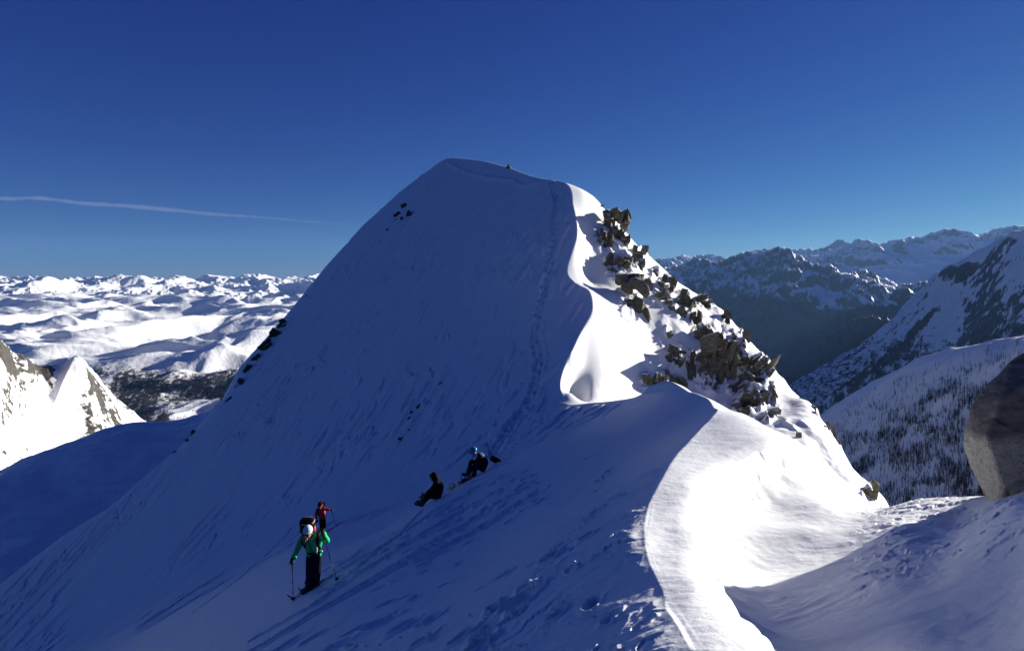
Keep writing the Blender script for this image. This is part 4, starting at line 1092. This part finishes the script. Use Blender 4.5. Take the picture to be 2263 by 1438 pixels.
def ski_obj(c, direction, L, label, group, mat, up):
    """touring ski with turned-up tip, binding plates and climbing skin edge"""
    o = top('touring_ski', c, label, 'ski', group)
    f = Vector(direction).normalized(); upv = (Vector(up) - f * Vector(up).dot(f)).normalized(); sd = f.cross(upv)
    n = 22; bm = bmesh.new(); rows = []
    for i in range(n + 1):
        s = i / n; x = (s - 0.5) * L
        wd = 0.052 - 0.012 * math.sin(math.pi * min(1, max(0, (s - 0.1) / 0.8)))
        if s > 0.9: wd *= math.sqrt(max(0.02, 1 - ((s - 0.9) / 0.1) ** 2 * 0.93))
        if s < 0.04: wd *= 0.7 + 0.3 * s / 0.04
        zz = 0.16 * max(0, (s - 0.86) / 0.14) ** 2 + 0.02 * max(0, (0.05 - s) / 0.05) ** 2
        p = f * x + upv * (zz + 0.004)
        rows.append([bm.verts.new(p + sd * wd), bm.verts.new(p - sd * wd), bm.verts.new(p - sd * wd * 0.9 + upv * 0.018), bm.verts.new(p + sd * wd * 0.9 + upv * 0.018)])
    for A, B in zip(rows, rows[1:]):
        for k in range(4): bm.faces.new((A[k], A[(k + 1) % 4], B[(k + 1) % 4], B[k]))
    bm.faces.new(rows[0]); bm.faces.new(rows[-1][::-1])
    bmesh.ops.recalc_face_normals(bm, faces=bm.faces[:])
    part('ski_base', bm, mat, o, False)
    bm = bmesh.new(); rm = Matrix((sd, f, upv)).transposed()
    for x, l in ((0.13, 0.09), (-0.17, 0.11)):
        boxy(bm, f * x + upv * 0.036, (0.062, l, 0.036), rm, 0.15)
    part('binding', bm, M_METAL, o, False)
    return o


def figure(label, base, J, E, mat, lower=None, hem=None, sub=2):
    """one continuous body; J: name -> (column, row, depth offset, radius)"""
    d0 = base[1]
    W = {k: Vector(unproj(a[0], a[1], d0 + a[2])) - Vector(base) for k, a in J.items()}
    o = top('person', base, label, 'person')
    names = list(J); idx = {k: i for i, k in enumerate(names)}
    b = skin('body', [(W[k], J[k][3]) for k in names], [(idx[a], idx[c]) for a, c in E], mat, idx['pelvis'], sub, o)
    if lower is not None:
        b.data.materials.append(lower)
        legs = [W[k] for k in names if k[:2] in ('hp', 'kn', 'an')]; ups = [W[k] for k in names if k[:2] not in ('hp', 'kn', 'an')]
        for p in b.data.polygons:
            c = p.center
            if hem is not None:
                arm = min((c - W[k]).length for k in names if k[:2] in ('el', 'wr')) < 0.15
                if c.z < W['pelvis'].z + hem and not arm: p.material_index = 1
            elif min((c - q).length for q in legs) < min((c - q).length for q in ups): p.material_index = 1
    return o, W
LIMBS = [('pelvis', 'waist'), ('waist', 'chest'), ('chest', 'neck'), ('chest', 'shR'), ('shR', 'elR'), ('elR', 'wrR'), ('chest', 'shL'), ('shL', 'elL'), ('elL', 'wrL'),
         ('pelvis', 'hpR'), ('hpR', 'knR'), ('knR', 'anR'), ('pelvis', 'hpL'), ('hpL', 'knL'), ('knL', 'anL')]
def boot(parent, ank, fwd, up, s=1.0, mat=None):
    bm = bmesh.new(); f = Vector(fwd).normalized(); u = Vector(up).normalized(); sd = f.cross(u).normalized(); u = sd.cross(f)
    rm = Matrix((sd, f, u)).transposed(); a = Vector(ank)
    boxy(bm, a + f * 0.075 * s - u * 0.055 * s, (0.105 * s, 0.30 * s, 0.10 * s), rm, 0.3)
    boxy(bm, a + u * 0.05 * s, (0.125 * s, 0.15 * s, 0.22 * s), rm, 0.3)
    for k in (0.0, 0.07): boxy(bm, a + u * k * s + f * 0.06 * s, (0.14 * s, 0.05 * s, 0.022 * s), rm, 0.2)
    return part('boot', bm, mat or M_BOOT, parent)

# ---- green-jacketed ski tourer
PA = hit(729, 1277); PB = hit(641, 1332)
base = hit(690, 1301)
sd_ = Vector(PB) - Vector(PA); sdir = sd_.normalized()
k = base[1] / 14.0
J = {'pelvis': (695, 1222, .0, (.155, .125)), 'waist': (695, 1212, -.06, (.165, .13)), 'chest': (690, 1196, -.17, (.19, .14)), 'neck': (684, 1187, -.28, .07),
     'shR': (668, 1185, -.20, .088), 'elR': (657, 1214, -.36, .068), 'wrR': (649, 1231, -.55, .054), 'shL': (709, 1183, -.20, .088), 'elL': (725, 1197, -.34, .07), 'wrL': (714, 1178, -.52, .054),
     'hpR': (686, 1228, -.02, .115), 'knR': (684.5, 1257, -.13, .098), 'anR': (684, 1292, -.03, .088), 'hpL': (704, 1227, .0, .115), 'knL': (701, 1256, -.06, .098), 'anL': (698, 1287, .06, .088)}
J = {a: (b[0], b[1], b[2] * k, tuple(x * k for x in b[3]) if isinstance(b[3], tuple) else b[3] * k) for a, b in J.items()}
walker1, W1 = figure('person in a bright green jacket and pale knit hat walking on skis with two poles', base, J, LIMBS, M_GREEN, M_NAVY, hem=0.02)
hc = Vector(unproj(680, 1177, base[1] - .40 * k)) - Vector(base)
Rh, at = head_part(walker1, hc, math.radians(-8), math.radians(8), 1.12 * k)
RmL = Matrix.Rotation(math.radians(28), 3, 'X')
def hat(parent, at, R, s, mat, knit=True):
    bm = bmesh.new()
    def sq(p): return Vector((p.x, p.y, max(p.z, -0.03 * s)))
    ell(bm, at(0, 0.016, 0.046), (0.092 * s, 0.108 * s, 0.104 * s), R, 20, sq)
    return part('knit_hat', bm, mat, parent)
s_ = 1.12 * k
hat(walker1, at, Rh, s_, M_KNIT)
bm = bmesh.new()
for sx in (-1, 1): ell(bm, at(0.034 * sx, -0.090, 0.012), (0.034 * s_, 0.014 * s_, 0.024 * s_), Rh, 10)
part('sunglasses', bm, M_LENS, walker1)
bm = bmesh.new(); tube(bm, [at(-0.085, 0.0, 0.018), at(-0.072, -0.075, 0.034), at(0, -0.103, 0.036), at(0.072, -0.075, 0.034), at(0.085, 0.0, 0.018)], 0.006 * s_); part('glasses_frame', bm, M_WHITE, walker1)
bm = bmesh.new()
for q in range(7):
    x0 = -0.075 + 0.008 * q
    tube(bm, [at(x0, -0.02, -0.03), at(x0 - 0.012, -0.05, -0.10), at(x0 + 0.015, -0.075, -0.17), at(x0 + 0.02, -0.08, -0.20)], [0.012 * s_, 0.014 * s_, 0.010 * s_, 0.004 * s_], 5)
part('hair', bm, M_HAIR, walker1)
bm = bmesh.new()   # collar and hood folds
nk = W1['neck']
for q in range(14):
    a = q / 14 * 6.283; 
    ell(bm, nk + Vector((math.cos(a) * .115, math.sin(a) * .10 + .02, -.01 + .035 * math.sin(a))), (.045, .045, .05), None, 8)
part('hood_collar', bm, M_GREEN, walker1)
zip_a = W1['neck'] + Vector((0.0, -.10, -.06)); 
bm = bmesh.new(); tube(bm, [W1['neck'] + Vector((.0, -.12, -.05)), W1['chest'] + Vector((0, -.165, -.02)), W1['waist'] + Vector((.0, -.155, 0)), W1['pelvis'] + Vector((.0, -.145, .03))], 0.007); part('jacket_zip', bm, M_BLACK, walker1)
for w_, e_, sid in (('wrR', 'elR', 1), ('wrL', 'elL', -1)):
    bm = bmesh.new(); dv = (W1[w_] - W1[e_]).normalized(); tube(bm, [W1[w_] - dv * .06, W1[w_] - dv * .02, W1[w_] + dv * .015], [.063 * k, .066 * k, .060 * k], 10); part('cuff', bm, M_GREEN, walker1)
tipR = Vector(hit(648, 1327)); tipL = Vector(hit(746, 1284))
gR = Vector(base) + W1['wrR'] + Vector((-.03, -.03, -.05)); gL = Vector(base) + W1['wrL'] + Vector((-.02, -.05, .03))
glove(walker1, W1['wrR'], (gR - Vector(base) - W1['wrR']).normalized() + Vector((0, -.2, -.6)), (0, .5, .9), 1.15 * k, 1)
glove(walker1, W1['wrL'], Vector((-.1, -.45, .8)), (.25, .5, -.2), 1.15 * k, -1)
upn = hnorm(base, 0.5)
fw = Vector((sdir.x, sdir.y, sdir.z))
boot(walker1, W1['anR'] + Vector((0, 0, .0)), fw, Vector((0, 0, 1)), 1.05 * k); boot(walker1, W1['anL'], fw, Vector((0, 0, 1)), 1.05 * k)
pole_obj(tuple(tipR), gR, tipR, 'dark ski pole held upright by the green jacket, planted at the ski tips')
pole_obj(tuple(tipL), gL + Vector((0, 0, .06)), tipL, 'dark ski pole slanting from the raised hand of the green jacket')
for nm, ank, lab, mt in (('R', 'anR', 'dark touring ski under the front foot of the green jacket', M_SKI), ('L', 'anL', 'red-edged touring ski trailing behind under the rear foot of the green jacket', M_SKIR)):
    Ls = 0.80 * sd_.length
    q = Vector(PB) - sdir * Ls * 0.5 + Vector((-.03, .05, 0)) if nm == 'R' else Vector(PA) + sdir * Ls * 0.5 + Vector((.06, .0, 0))
    q.z = ground(q.x, q.y) + 0.02
    ski_obj(q, sdir, Ls, lab, 'skis of the green jacket', mt, upn)
# her pack
def pack(loc, R, size, label, mat, trim=None, straps=None, lid=None):
    o = top('backpack', loc, label, 'backpack')
    bm = bmesh.new(); boxy(bm, (0, 0, 0), size, R, 0.28, 1.12); part('pack_bag', bm, mat, o)
    bm = bmesh.new(); boxy(bm, R @ Vector((0, 0, size[2] * .56)), (size[0] * 1.08, size[1] * 1.08, size[2] * .2), R, 0.3); part('lid', bm, lid or mat, o)
    if trim:
        bm = bmesh.new(); n = 20; x, y, z = size[0] * .56, size[1] * .58, size[2] * .62
        pts = [R @ Vector((x * math.cos(a) * (1.0), y * math.sin(a), z)) for a in [i / n * 6.2832 for i in range(n + 1)]]
        tube(bm, pts, 0.010, 5); part('piping', bm, trim, o)
        bm = bmesh.new(); boxy(bm, R @ Vector((x * .75, -y * .55, z + .005)), (.07, .05, .012), R, 0.3); part('buckle', bm, trim, o)
        bm = bmesh.new()
        boxy(bm, R @ Vector((x * .98, -.03, size[2] * .18)), (.025, .10, .14), R, 0.3); part('side_patch', bm, M_REDB, o)
        bm = bmesh.new(); boxy(bm, R @ Vector((x * .72, y * .25, z + .008)), (.09, .10, .014), R, 0.3); part('lid_patch', bm, M_REDB, o)
    if straps:
        for pts in straps:
            bm = bmesh.new(); tube(bm, [Vector(p) - Vector(loc) for p in pts], 0.030 * k, 6); part('shoulder_strap', bm, mat, o)
    return o
pl = Vector(unproj(682, 1172, base[1] + .07 * k))
B0 = Vector(base)
strapR = [B0 + W1['shR'] + Vector((.05, .06, .10)), B0 + W1['shR'] + Vector((.05, -.08, .06)), B0 + W1['shR'] + Vector((.06, -.14, -.10)), B0 + W1['waist'] + Vector((-.17, -.05, .02))]
strapL = [B0 + W1['shL'] + Vector((-.05, .06, .10)), B0 + W1['shL'] + Vector((-.05, -.08, .06)), B0 + W1['shL'] + Vector((-.04, -.16, -.10)), B0 + W1['waist'] + Vector((.16, -.06, .02))]
pk = pack(tuple(pl), Matrix.Rotation(math.radians(22), 3, 'X'), (.30 * k, .22 * k, .46 * k), 'black backpack with cream piping carried by the green jacket', M_BLACK, M_PIPE, [strapR, strapL])
bm = bmesh.new(); Wc = W1['waist'] + B0 - pl
tube(bm, [Wc + Vector((-.17, .0, -.05)), Wc + Vector((-.1, -.14, -.06)), Wc + Vector((.1, -.15, -.06)), Wc + Vector((.18, .0, -.05))], 0.022 * k, 6); part('hip_belt', bm, M_BLACK, pk)
bm = bmesh.new(); boxy(bm, Wc + Vector((.185, -.06, -.04)), (.05, .05, .06), None, 0.3); part('belt_clip', bm, M_STEEL, pk)
bm = bmesh.new(); boxy(bm, W1['chest'] + B0 - pl + Vector((.17, -.20, -.12)), (.035, .03, .13), None, 0.3); part('strap_bottle', bm, M_WHITE, pk)

# ---- red-jacketed ski tourer farther down
base = hit(713, 1181)
k = base[1] / 28.0
J = {'pelvis': (713, 1144, 0, (.155, .125)), 'waist': (712, 1139, -.02, (.17, .13)), 'chest': (710, 1129, -.08, (.20, .15)), 'neck': (709, 1121, -.14, .075),
     'shR': (702, 1125, -.08, .09), 'elR': (698, 1137, -.15, .07), 'wrR': (700, 1147, -.25, .055), 'shL': (717, 1123, -.08, .09), 'elL': (723, 1126, -.12, .07), 'wrL': (728.5, 1125, -.22, .055),
     'hpR': (710, 1147, -.02, .11), 'knR': (710, 1160, -.1, .088), 'anR': (711, 1175, 0, .08), 'hpL': (715, 1147, 0, .11), 'knL': (716, 1160, -.04, .088), 'anL': (716, 1174, .08, .08)}
J = {a: (b[0], b[1], b[2] * k, tuple(x * k for x in b[3]) if isinstance(b[3], tuple) else b[3] * k) for a, b in J.items()}
walker2, W2 = figure('person in a dark red jacket and dark helmet standing behind the green jacket', base, J, LIMBS, M_RED, M_BLACK, hem=0.0)
B2 = Vector(base)
hc = Vector(unproj(708, 1116, base[1] - .22 * k)) - B2
Rh, at = head_part(walker2, hc, 0, math.radians(20), 1.1 * k)
s_ = 1.1 * k
bm = bmesh.new(); ell(bm, at(0, .01, .035), (.105 * s_, .125 * s_, .115 * s_), Rh, 16, lambda p: Vector((p.x, p.y, max(p.z, -.025 * s_)))); part('helmet', bm, M_BLACK, walker2)
bm = bmesh.new(); tube(bm, [at(-.10, .0, .02), at(-.075, -.09, .035), at(0, -.125, .04), at(.075, -.09, .035), at(.10, .0, .02)], .020 * s_, 6); part('helmet_band', bm, M_REDB, walker2)
bm = bmesh.new(); ell(bm, at(0, -.092, .0), (.07 * s_, .022 * s_, .026 * s_), Rh, 10); part('goggles', bm, M_LENS, walker2)
tipL = Vector(hit(744, 1163)); tipR = Vector(hit(698, 1166))
gL = B2 + W2['wrL'] + Vector((.06, -.02, -.01)); gR = B2 + W2['wrR'] + Vector((0, -.02, -.07))
glove(walker2, W2['wrL'], Vector((1, -.2, -.1)), (0, .3, 1), 1.3 * k, -1); glove(walker2, W2['wrR'], Vector((.1, -.3, -1)), (1, 0, 0), 1.3 * k, 1)
pole_obj(tuple(tipL), gL, tipL, 'thin ski pole held out sideways by the dark red jacket'); pole_obj(tuple(tipR), gR, tipR, 'thin ski pole in the lowered hand of the dark red jacket')
for ank, lab in (('anR', 'dark touring ski under the lower foot of the dark red jacket'), ('anL', 'dark touring ski under the upper foot of the dark red jacket')):
    boot(walker2, W2[ank], sdir, Vector((0, 0, 1)), 1.05 * k)
    q = B2 + W2[ank]; q.z = ground(q.x, q.y) + .02
    ski_obj(q, sdir, 1.2 * k, lab, 'skis of the dark red jacket', M_SKI, hnorm(base, .5))
pl = Vector(unproj(713, 1124, base[1] + .14 * k))
st = [[B2 + W2[a] + Vector((c, .05, .09)), B2 + W2[a] + Vector((c, -.09, .04)), B2 + W2['waist'] + Vector((-c * 3, -.12, .05))] for a, c in (('shR', .05), ('shL', -.05))]
pack(tuple(pl), Matrix.Rotation(math.radians(10), 3, 'X'), (.28 * k, .2 * k, .46 * k), 'dark backpack on the back of the dark red jacket', M_BLACK, None, st)

# ---- person in a black parka sitting with knees drawn up
base = hit(973, 1100)
k = base[1] / 20.0
def scl(J): return {a: (b[0], b[1], b[2] * k, tuple(x * k for x in b[3]) if isinstance(b[3], tuple) else b[3] * k) for a, b in J.items()}
SIT = [('pelvis', 'waist'), ('waist', 'chest'), ('chest', 'neck'), ('chest', 'shR'), ('shR', 'elR'), ('elR', 'wrR'), ('chest', 'shL'), ('shL', 'elL'), ('elL', 'wrL'), ('pelvis', 'hpR'), ('hpR', 'knR'), ('knR', 'anR'), ('pelvis', 'hpL'), ('hpL', 'knL'), ('knL', 'anL')]
J = scl({'pelvis': (975, 1092, .0, (.23, .21)), 'waist': (972, 1081, .0, (.25, .22)), 'chest': (966, 1068, -.02, (.23, .21)), 'neck': (962, 1061, -.03, .09),
     'shR': (966, 1069, -.20, .10), 'elR': (957, 1083, -.26, .085), 'wrR': (943, 1092, -.20, .065), 'shL': (964, 1069, .18, .10), 'elL': (954, 1082, .24, .085), 'wrL': (941, 1091, .16, .065),
     'hpR': (969, 1097, -.12, .12), 'knR': (948, 1094, -.14, .105), 'anR': (934, 1111, -.12, .075), 'hpL': (968, 1094, .12, .12), 'knL': (948, 1088, .14, .105), 'anL': (937, 1107, .14, .075)})
sit1, W3 = figure('person in a black hooded parka sitting on the snow facing left', base, J, SIT, M_BLACK, M_NAVY)
B3 = Vector(base)
hc = Vector(unproj(958, 1054, base[1] - .03 * k)) - B3
Rh, at = head_part(sit1, hc, math.radians(-82), math.radians(18), 1.1 * k); s_ = 1.1 * k
bm = bmesh.new(); ell(bm, at(0, .035, .015), (.115 * s_, .12 * s_, .135 * s_), Rh, 14); ell(bm, at(0, .06, -.10), (.12 * s_, .10 * s_, .10 * s_), Rh, 12); part('hood', bm, M_BLACK, sit1)
bm = bmesh.new(); ell(bm, at(0, -.03, .075), (.085 * s_, .085 * s_, .05 * s_), Rh, 12); part('hair', bm, M_DHAIR, sit1)
for w_, sid in (('wrR', 1), ('wrL', -1)): glove(sit1, W3[w_], Vector((-1, 0, -.35)), (0, 1, .2), 1.2 * k, sid)
for a_ in ('anR', 'anL'): boot(sit1, W3[a_] + Vector((-.02, 0, 0)), Vector((-1, -.1, .25)), Vector((.2, 0, 1)), 1.05 * k)

# ---- helmeted person bent over the bindings
base = hit(1074, 1040)
k = base[1] / 21.5
J = scl({'pelvis': (1074, 1033, .0, (.18, .16)), 'waist': (1073, 1022, .0, (.19, .17)), 'chest': (1065, 1010, -.02, (.19, .17)), 'neck': (1055, 1003, -.03, .08),
     'shR': (1062, 1009, -.20, .095), 'elR': (1056, 1029, -.28, .08), 'wrR': (1046, 1044, -.24, .06), 'shL': (1060, 1008, .18, .095), 'elL': (1050, 1026, .22, .08), 'wrL': (1042, 1042, .16, .06),
     'hpR': (1068, 1036, -.12, .115), 'knR': (1050, 1029, -.14, .10), 'anR': (1049, 1050, -.12, .075), 'hpL': (1066, 1034, .14, .115), 'knL': (1041, 1017, .16, .10), 'anL': (1036, 1045, .14, .075)})
sit2, W4 = figure('person in a teal helmet and dark jacket sitting on the snow bent over their feet', base, J, SIT, M_NAVY, M_BLACK)
B4 = Vector(base)
hc = Vector(unproj(1046, 998, base[1] - .03 * k)) - B4
Rh, at = head_part(sit2, hc, math.radians(-80), math.radians(30), 1.1 * k); s_ = 1.1 * k
bm = bmesh.new(); ell(bm, at(0, .012, .035), (.118 * s_, .142 * s_, .125 * s_), Rh, 20, lambda p: Vector((p.x, p.y, max(p.z, -.045 * s_)))); part('helmet', bm, M_TEAL, sit2)
bm = bmesh.new(); tube(bm, [at(-.09, .02, -.01), at(-.06, -.05, -.10), at(0, -.065, -.125), at(.06, -.05, -.10), at(.09, .02, -.01)], .008 * s_, 5); part('chin_strap', bm, M_BLACK, sit2)
bm = bmesh.new(); ell(bm, (W4['shR'] + W4['shL']) / 2 + Vector((.03, 0, .06)), (.15 * k, .26 * k, .085 * k), Matrix.Rotation(math.radians(22), 3, 'Y'), 12); part('shoulder_yoke', bm, M_DTEAL, sit2)
for w_, sid in (('wrR', 1), ('wrL', -1)): glove(sit2, W4[w_], Vector((-.6, 0, -.8)), (0, 1, 0), 1.2 * k, sid)
for a_ in ('anR', 'anL'): boot(sit2, W4[a_] + Vector((-.02, 0, 0)), Vector((-1, -.1, .1)), Vector((.1, 0, 1)), 1.05 * k)
pb = Vector(hit(1096, 1022)); pb.z += .14
pack(tuple(pb), Matrix.Rotation(math.radians(-62), 3, 'Y') @ Matrix.Rotation(math.radians(20), 3, 'Z'), (.30, .26, .50), 'black backpack lying on the snow behind the teal helmet', M_BLACK)
pt = Vector(hit(1084, 1017)); pg = Vector(unproj(1077.5, 981, pt[1]))
pole_obj(tuple(pt), pg, pt + Vector((0, 0, -.1)), 'ski pole stuck in the snow behind the teal helmet, black grip up')
# ---- boards with bindings lying between and under them
def board(c, ends, label, mat, group, width=.26, L=None, nb=2, roll=0.0):
    a, b = Vector(ends[0]), Vector(ends[1]); f = (b - a).normalized(); L = L or (b - a).length
    N = hnorm((a + b) / 2, .4); N = (N - f * N.dot(f)).normalized(); N = Matrix.Rotation(roll, 3, f) @ N; sd = f.cross(N)
    o = top('snowboard', tuple((a + b) / 2 + N * .03), label, 'snowboard', group)
    bm = bmesh.new(); rows = []; n = 18
    for i in range(n + 1):
        s = i / n; e = min(s, 1 - s); w = width / 2 * (1 - .10 * math.sin(math.pi * s)) * (math.sqrt(max(.03, 1 - ((.12 - e) / .12) ** 2)) if e < .12 else 1)
        p = f * (s - .5) * L + N * (.09 * max(0, (.12 - e) / .12) ** 2)
        rows.append([bm.verts.new(p + sd * w), bm.verts.new(p - sd * w), bm.verts.new(p - sd * w + N * .016), bm.verts.new(p + sd * w + N * .016)])
    for A, B in zip(rows, rows[1:]):
        for q in range(4): bm.faces.new((A[q], A[(q + 1) % 4], B[(q + 1) % 4], B[q]))
    bm.faces.new(rows[0]); bm.faces.new(rows[-1][::-1]); bmesh.ops.recalc_face_normals(bm, faces=bm.faces[:])
    part('deck', bm, mat, o, False)
    for q in range(nb):
        x = (q - (nb - 1) / 2) * .5
        bm = bmesh.new(); rm = Matrix((sd, f, N)).transposed()
        boxy(bm, f * x + N * .035, (.24, .12, .03), rm, .2)
        tube(bm, [f * (x - .05) + sd * .12 + N * .03, f * (x - .06) + sd * .13 + N * .20, f * x + sd * .02 + N * .26, f * (x - .06) - sd * .10 + N * .20, f * (x - .05) - sd * .12 + N * .03], .014, 5)
        tube(bm, [f * (x + .05) + sd * .06 + N * .04, f * (x + .09) + sd * .05 + N * .11, f * (x + .09) - sd * .05 + N * .11, f * (x + .05) - sd * .06 + N * .04], .011, 5)
        part('binding', bm, M_BLACK, o)
    return o
h1 = Vector(hit(994, 1083)); h2 = Vector(hit(1022, 1071)); h3 = Vector(hit(1012, 1077)); h4 = Vector(hit(1040, 1062))
board(None, (h1, h2), 'yellow snowboard with black bindings lying on the snow between the two sitting people', M_YEL, 'boards on the snow', .30, None, 1, .55)
board(None, (h3 + Vector((0, .3, 0)), h4 + Vector((0, .3, 0))), 'dark red snowboard lying on the snow beside the boots of the teal helmet', M_SKIR, 'boards on the snow', .28, None, 1, .4)
h5 = Vector(hit(934, 1112)); h6 = Vector(hit(942, 1104))
q_ = Vector(unproj(937, 1093, h5[1]))
board(None, (h5 + Vector((-.1, .15, .05)), q_ + Vector((0, .1, .05))), 'yellow snowboard held upright at the feet of the black parka', M_YEL, 'boards on the snow', .26, .55, 1, 1.2)
# ------------------------------------------------------------------ broken snow lying on the near slope, and the thin streak of cloud
m_, nt_, p_ = new_mat('snow_lump'); p_.inputs['Base Color'].default_value = (0.86, 0.88, 0.9, 1); p_.inputs['Roughness'].default_value = 0.6
n_n = noise_n(nt_, 40, 4, 0.6); bump_n(nt_, p_, n_n.outputs['Fac'], 0.5, 0.01)
MAT_LUMP = m_
rc = random.Random(3)
LUMPS = [(1183, 1297, 20), (1176, 1305, 9), (1197, 1300, 8), (1153, 1351, 16), (1140, 1358, 10), (1128, 1366, 16), (1162, 1343, 9), (1219, 1222, 11), (1227, 1219, 8), (1275, 1251, 10), (1238, 1336, 13), (1231, 1350, 6), (1333, 1062, 12), (1325, 1066, 6), (1306, 1141, 9), (1311, 1145, 6), (1308, 1335, 12),
         (945, 1410, 15), (953, 1413, 12), (938, 1383, 9), (1066, 1408, 13), (1078, 1412, 12), (1055, 1418, 8), (774, 1433, 14), (782, 1430, 10), (808, 1432, 8), (880, 1378, 8), (886, 1412, 7), (1040, 1360, 7), (1103, 1400, 6), (1120, 1398, 5), (1090, 1434, 12), (1036, 1432, 10), (1145, 1432, 9), (1206, 1403, 6), (1247, 1315, 5), (1236, 1244, 4), (1205, 1372, 5), (1258, 1378, 5), (1163, 1430, 8), (1070, 1367, 5), (838, 1425, 6)]
for i, (u, v, w) in enumerate(LUMPS):
    h = hit(u, v, d0=2.2)
    if h is None: continue
    s = 1.35 * w * h[1] / F; bm = bmesh.new()
    for q in range(3):
        block(bm, Vector((rc.uniform(-.45, .45) * s, rc.uniform(-.3, .3) * s, .3 * s + rc.uniform(-.1, .35) * s)), (s * rc.uniform(.2, .36), s * rc.uniform(.2, .34), s * rc.uniform(.2, .36)), Matrix.Rotation(rc.uniform(0, 3), 3, 'Z'), 700 + i * 5 + q, 12)
    roughen(bm, 2, .09 * s, 50 + i, 3.0 / s)
    add_obj('snow_chunk', bm, MAT_LUMP, h, 'small broken lump of snow lying on the shaded near slope beside the footprints', 'snow chunk', 'broken snow lumps on the near slope', smooth_=True)

# contrail-like streak far away, a long thin body of vapour
def contrail():
    d = 26000.0
    P = [(-140, 436), (0, 439), (90, 438), (180, 449), (280, 455), (380, 464), (480, 474), (580, 480), (680, 490), (790, 497)]
    R = [0.6, 0.7, 0.8, 0.75, 0.8, 0.9, 0.7, 0.5, 0.35, 0.12]
    bm = bmesh.new(); rings = []; rr = random.Random(2); c0 = unproj(330, 462, d)
    pts = []
    for i in range(len(P) - 1):
        for q in range(6):
            w = q / 6; pts.append((P[i][0] * (1 - w) + P[i + 1][0] * w, P[i][1] * (1 - w) + P[i + 1][1] * w, (R[i] * (1 - w) + R[i + 1] * w)))
    for (u, v, r) in pts:
        c = Vector(unproj(u, v + rr.uniform(-.6, .6), d)) - Vector(c0); r = r * rr.uniform(.75, 1.15) * d / F * 6.0
        rings.append([bm.verts.new(c + Vector((0, math.sin(a) * r * 2.0, math.cos(a) * r))) for a in [k * 6.2832 / 10 for k in range(10)]])
    for A, B in zip(rings, rings[1:]):
        for k in range(10): bm.faces.new((A[k], A[(k + 1) % 10], B[(k + 1) % 10], B[k]))
    bm.faces.new(rings[0][::-1]); bm.faces.new(rings[-1]); bmesh.ops.recalc_face_normals(bm, faces=bm.faces[:])
    m = bpy.data.materials.new('vapour'); m.use_nodes = True; nt = m.node_tree; nt.nodes.remove(nt.nodes['Principled BSDF'])
    vol = nt.nodes.new('ShaderNodeVolumeScatter'); vol.inputs['Density'].default_value = 0.0003; vol.inputs['Color'].default_value = (1, 1, 1, 1)
    nt.links.new(vol.outputs[0], nt.nodes['Material Output'].inputs['Volume'])
    o = add_obj('cloud_streak', bm, m, c0); o['kind'] = 'stuff'
contrail()
# ------------------------------------------------------------------ air
def haze_box():
    bm = bmesh.new(); bmesh.ops.create_cube(bm, size=1.0)
    x0, x1, y0, y1, z0, z1 = -19000, 22000, -300, 19000, -2100, 1250
    for v in bm.verts:
        v.co = Vector(((x0 + x1) / 2 + v.co.x * (x1 - x0), (y0 + y1) / 2 + v.co.y * (y1 - y0), (z0 + z1) / 2 + v.co.z * (z1 - z0)))
    me = bpy.data.meshes.new('haze'); bm.to_mesh(me); bm.free()
    m = bpy.data.materials.new('haze'); m.use_nodes = True; nt = m.node_tree
    nt.nodes.remove(nt.nodes['Principled BSDF'])
    v = nt.nodes.new('ShaderNodeVolumePrincipled'); v.inputs['Color'].default_value = (0.28, 0.55, 1.0, 1)
    v.inputs['Density'].default_value = 1.7e-5; v.inputs['Anisotropy'].default_value = 0.1
    nt.links.new(v.outputs[0], nt.nodes['Material Output'].inputs['Volume'])
    me.materials.append(m)
    o = bpy.data.objects.new('haze', me); o['kind'] = 'stuff'; link(o)
haze_box()
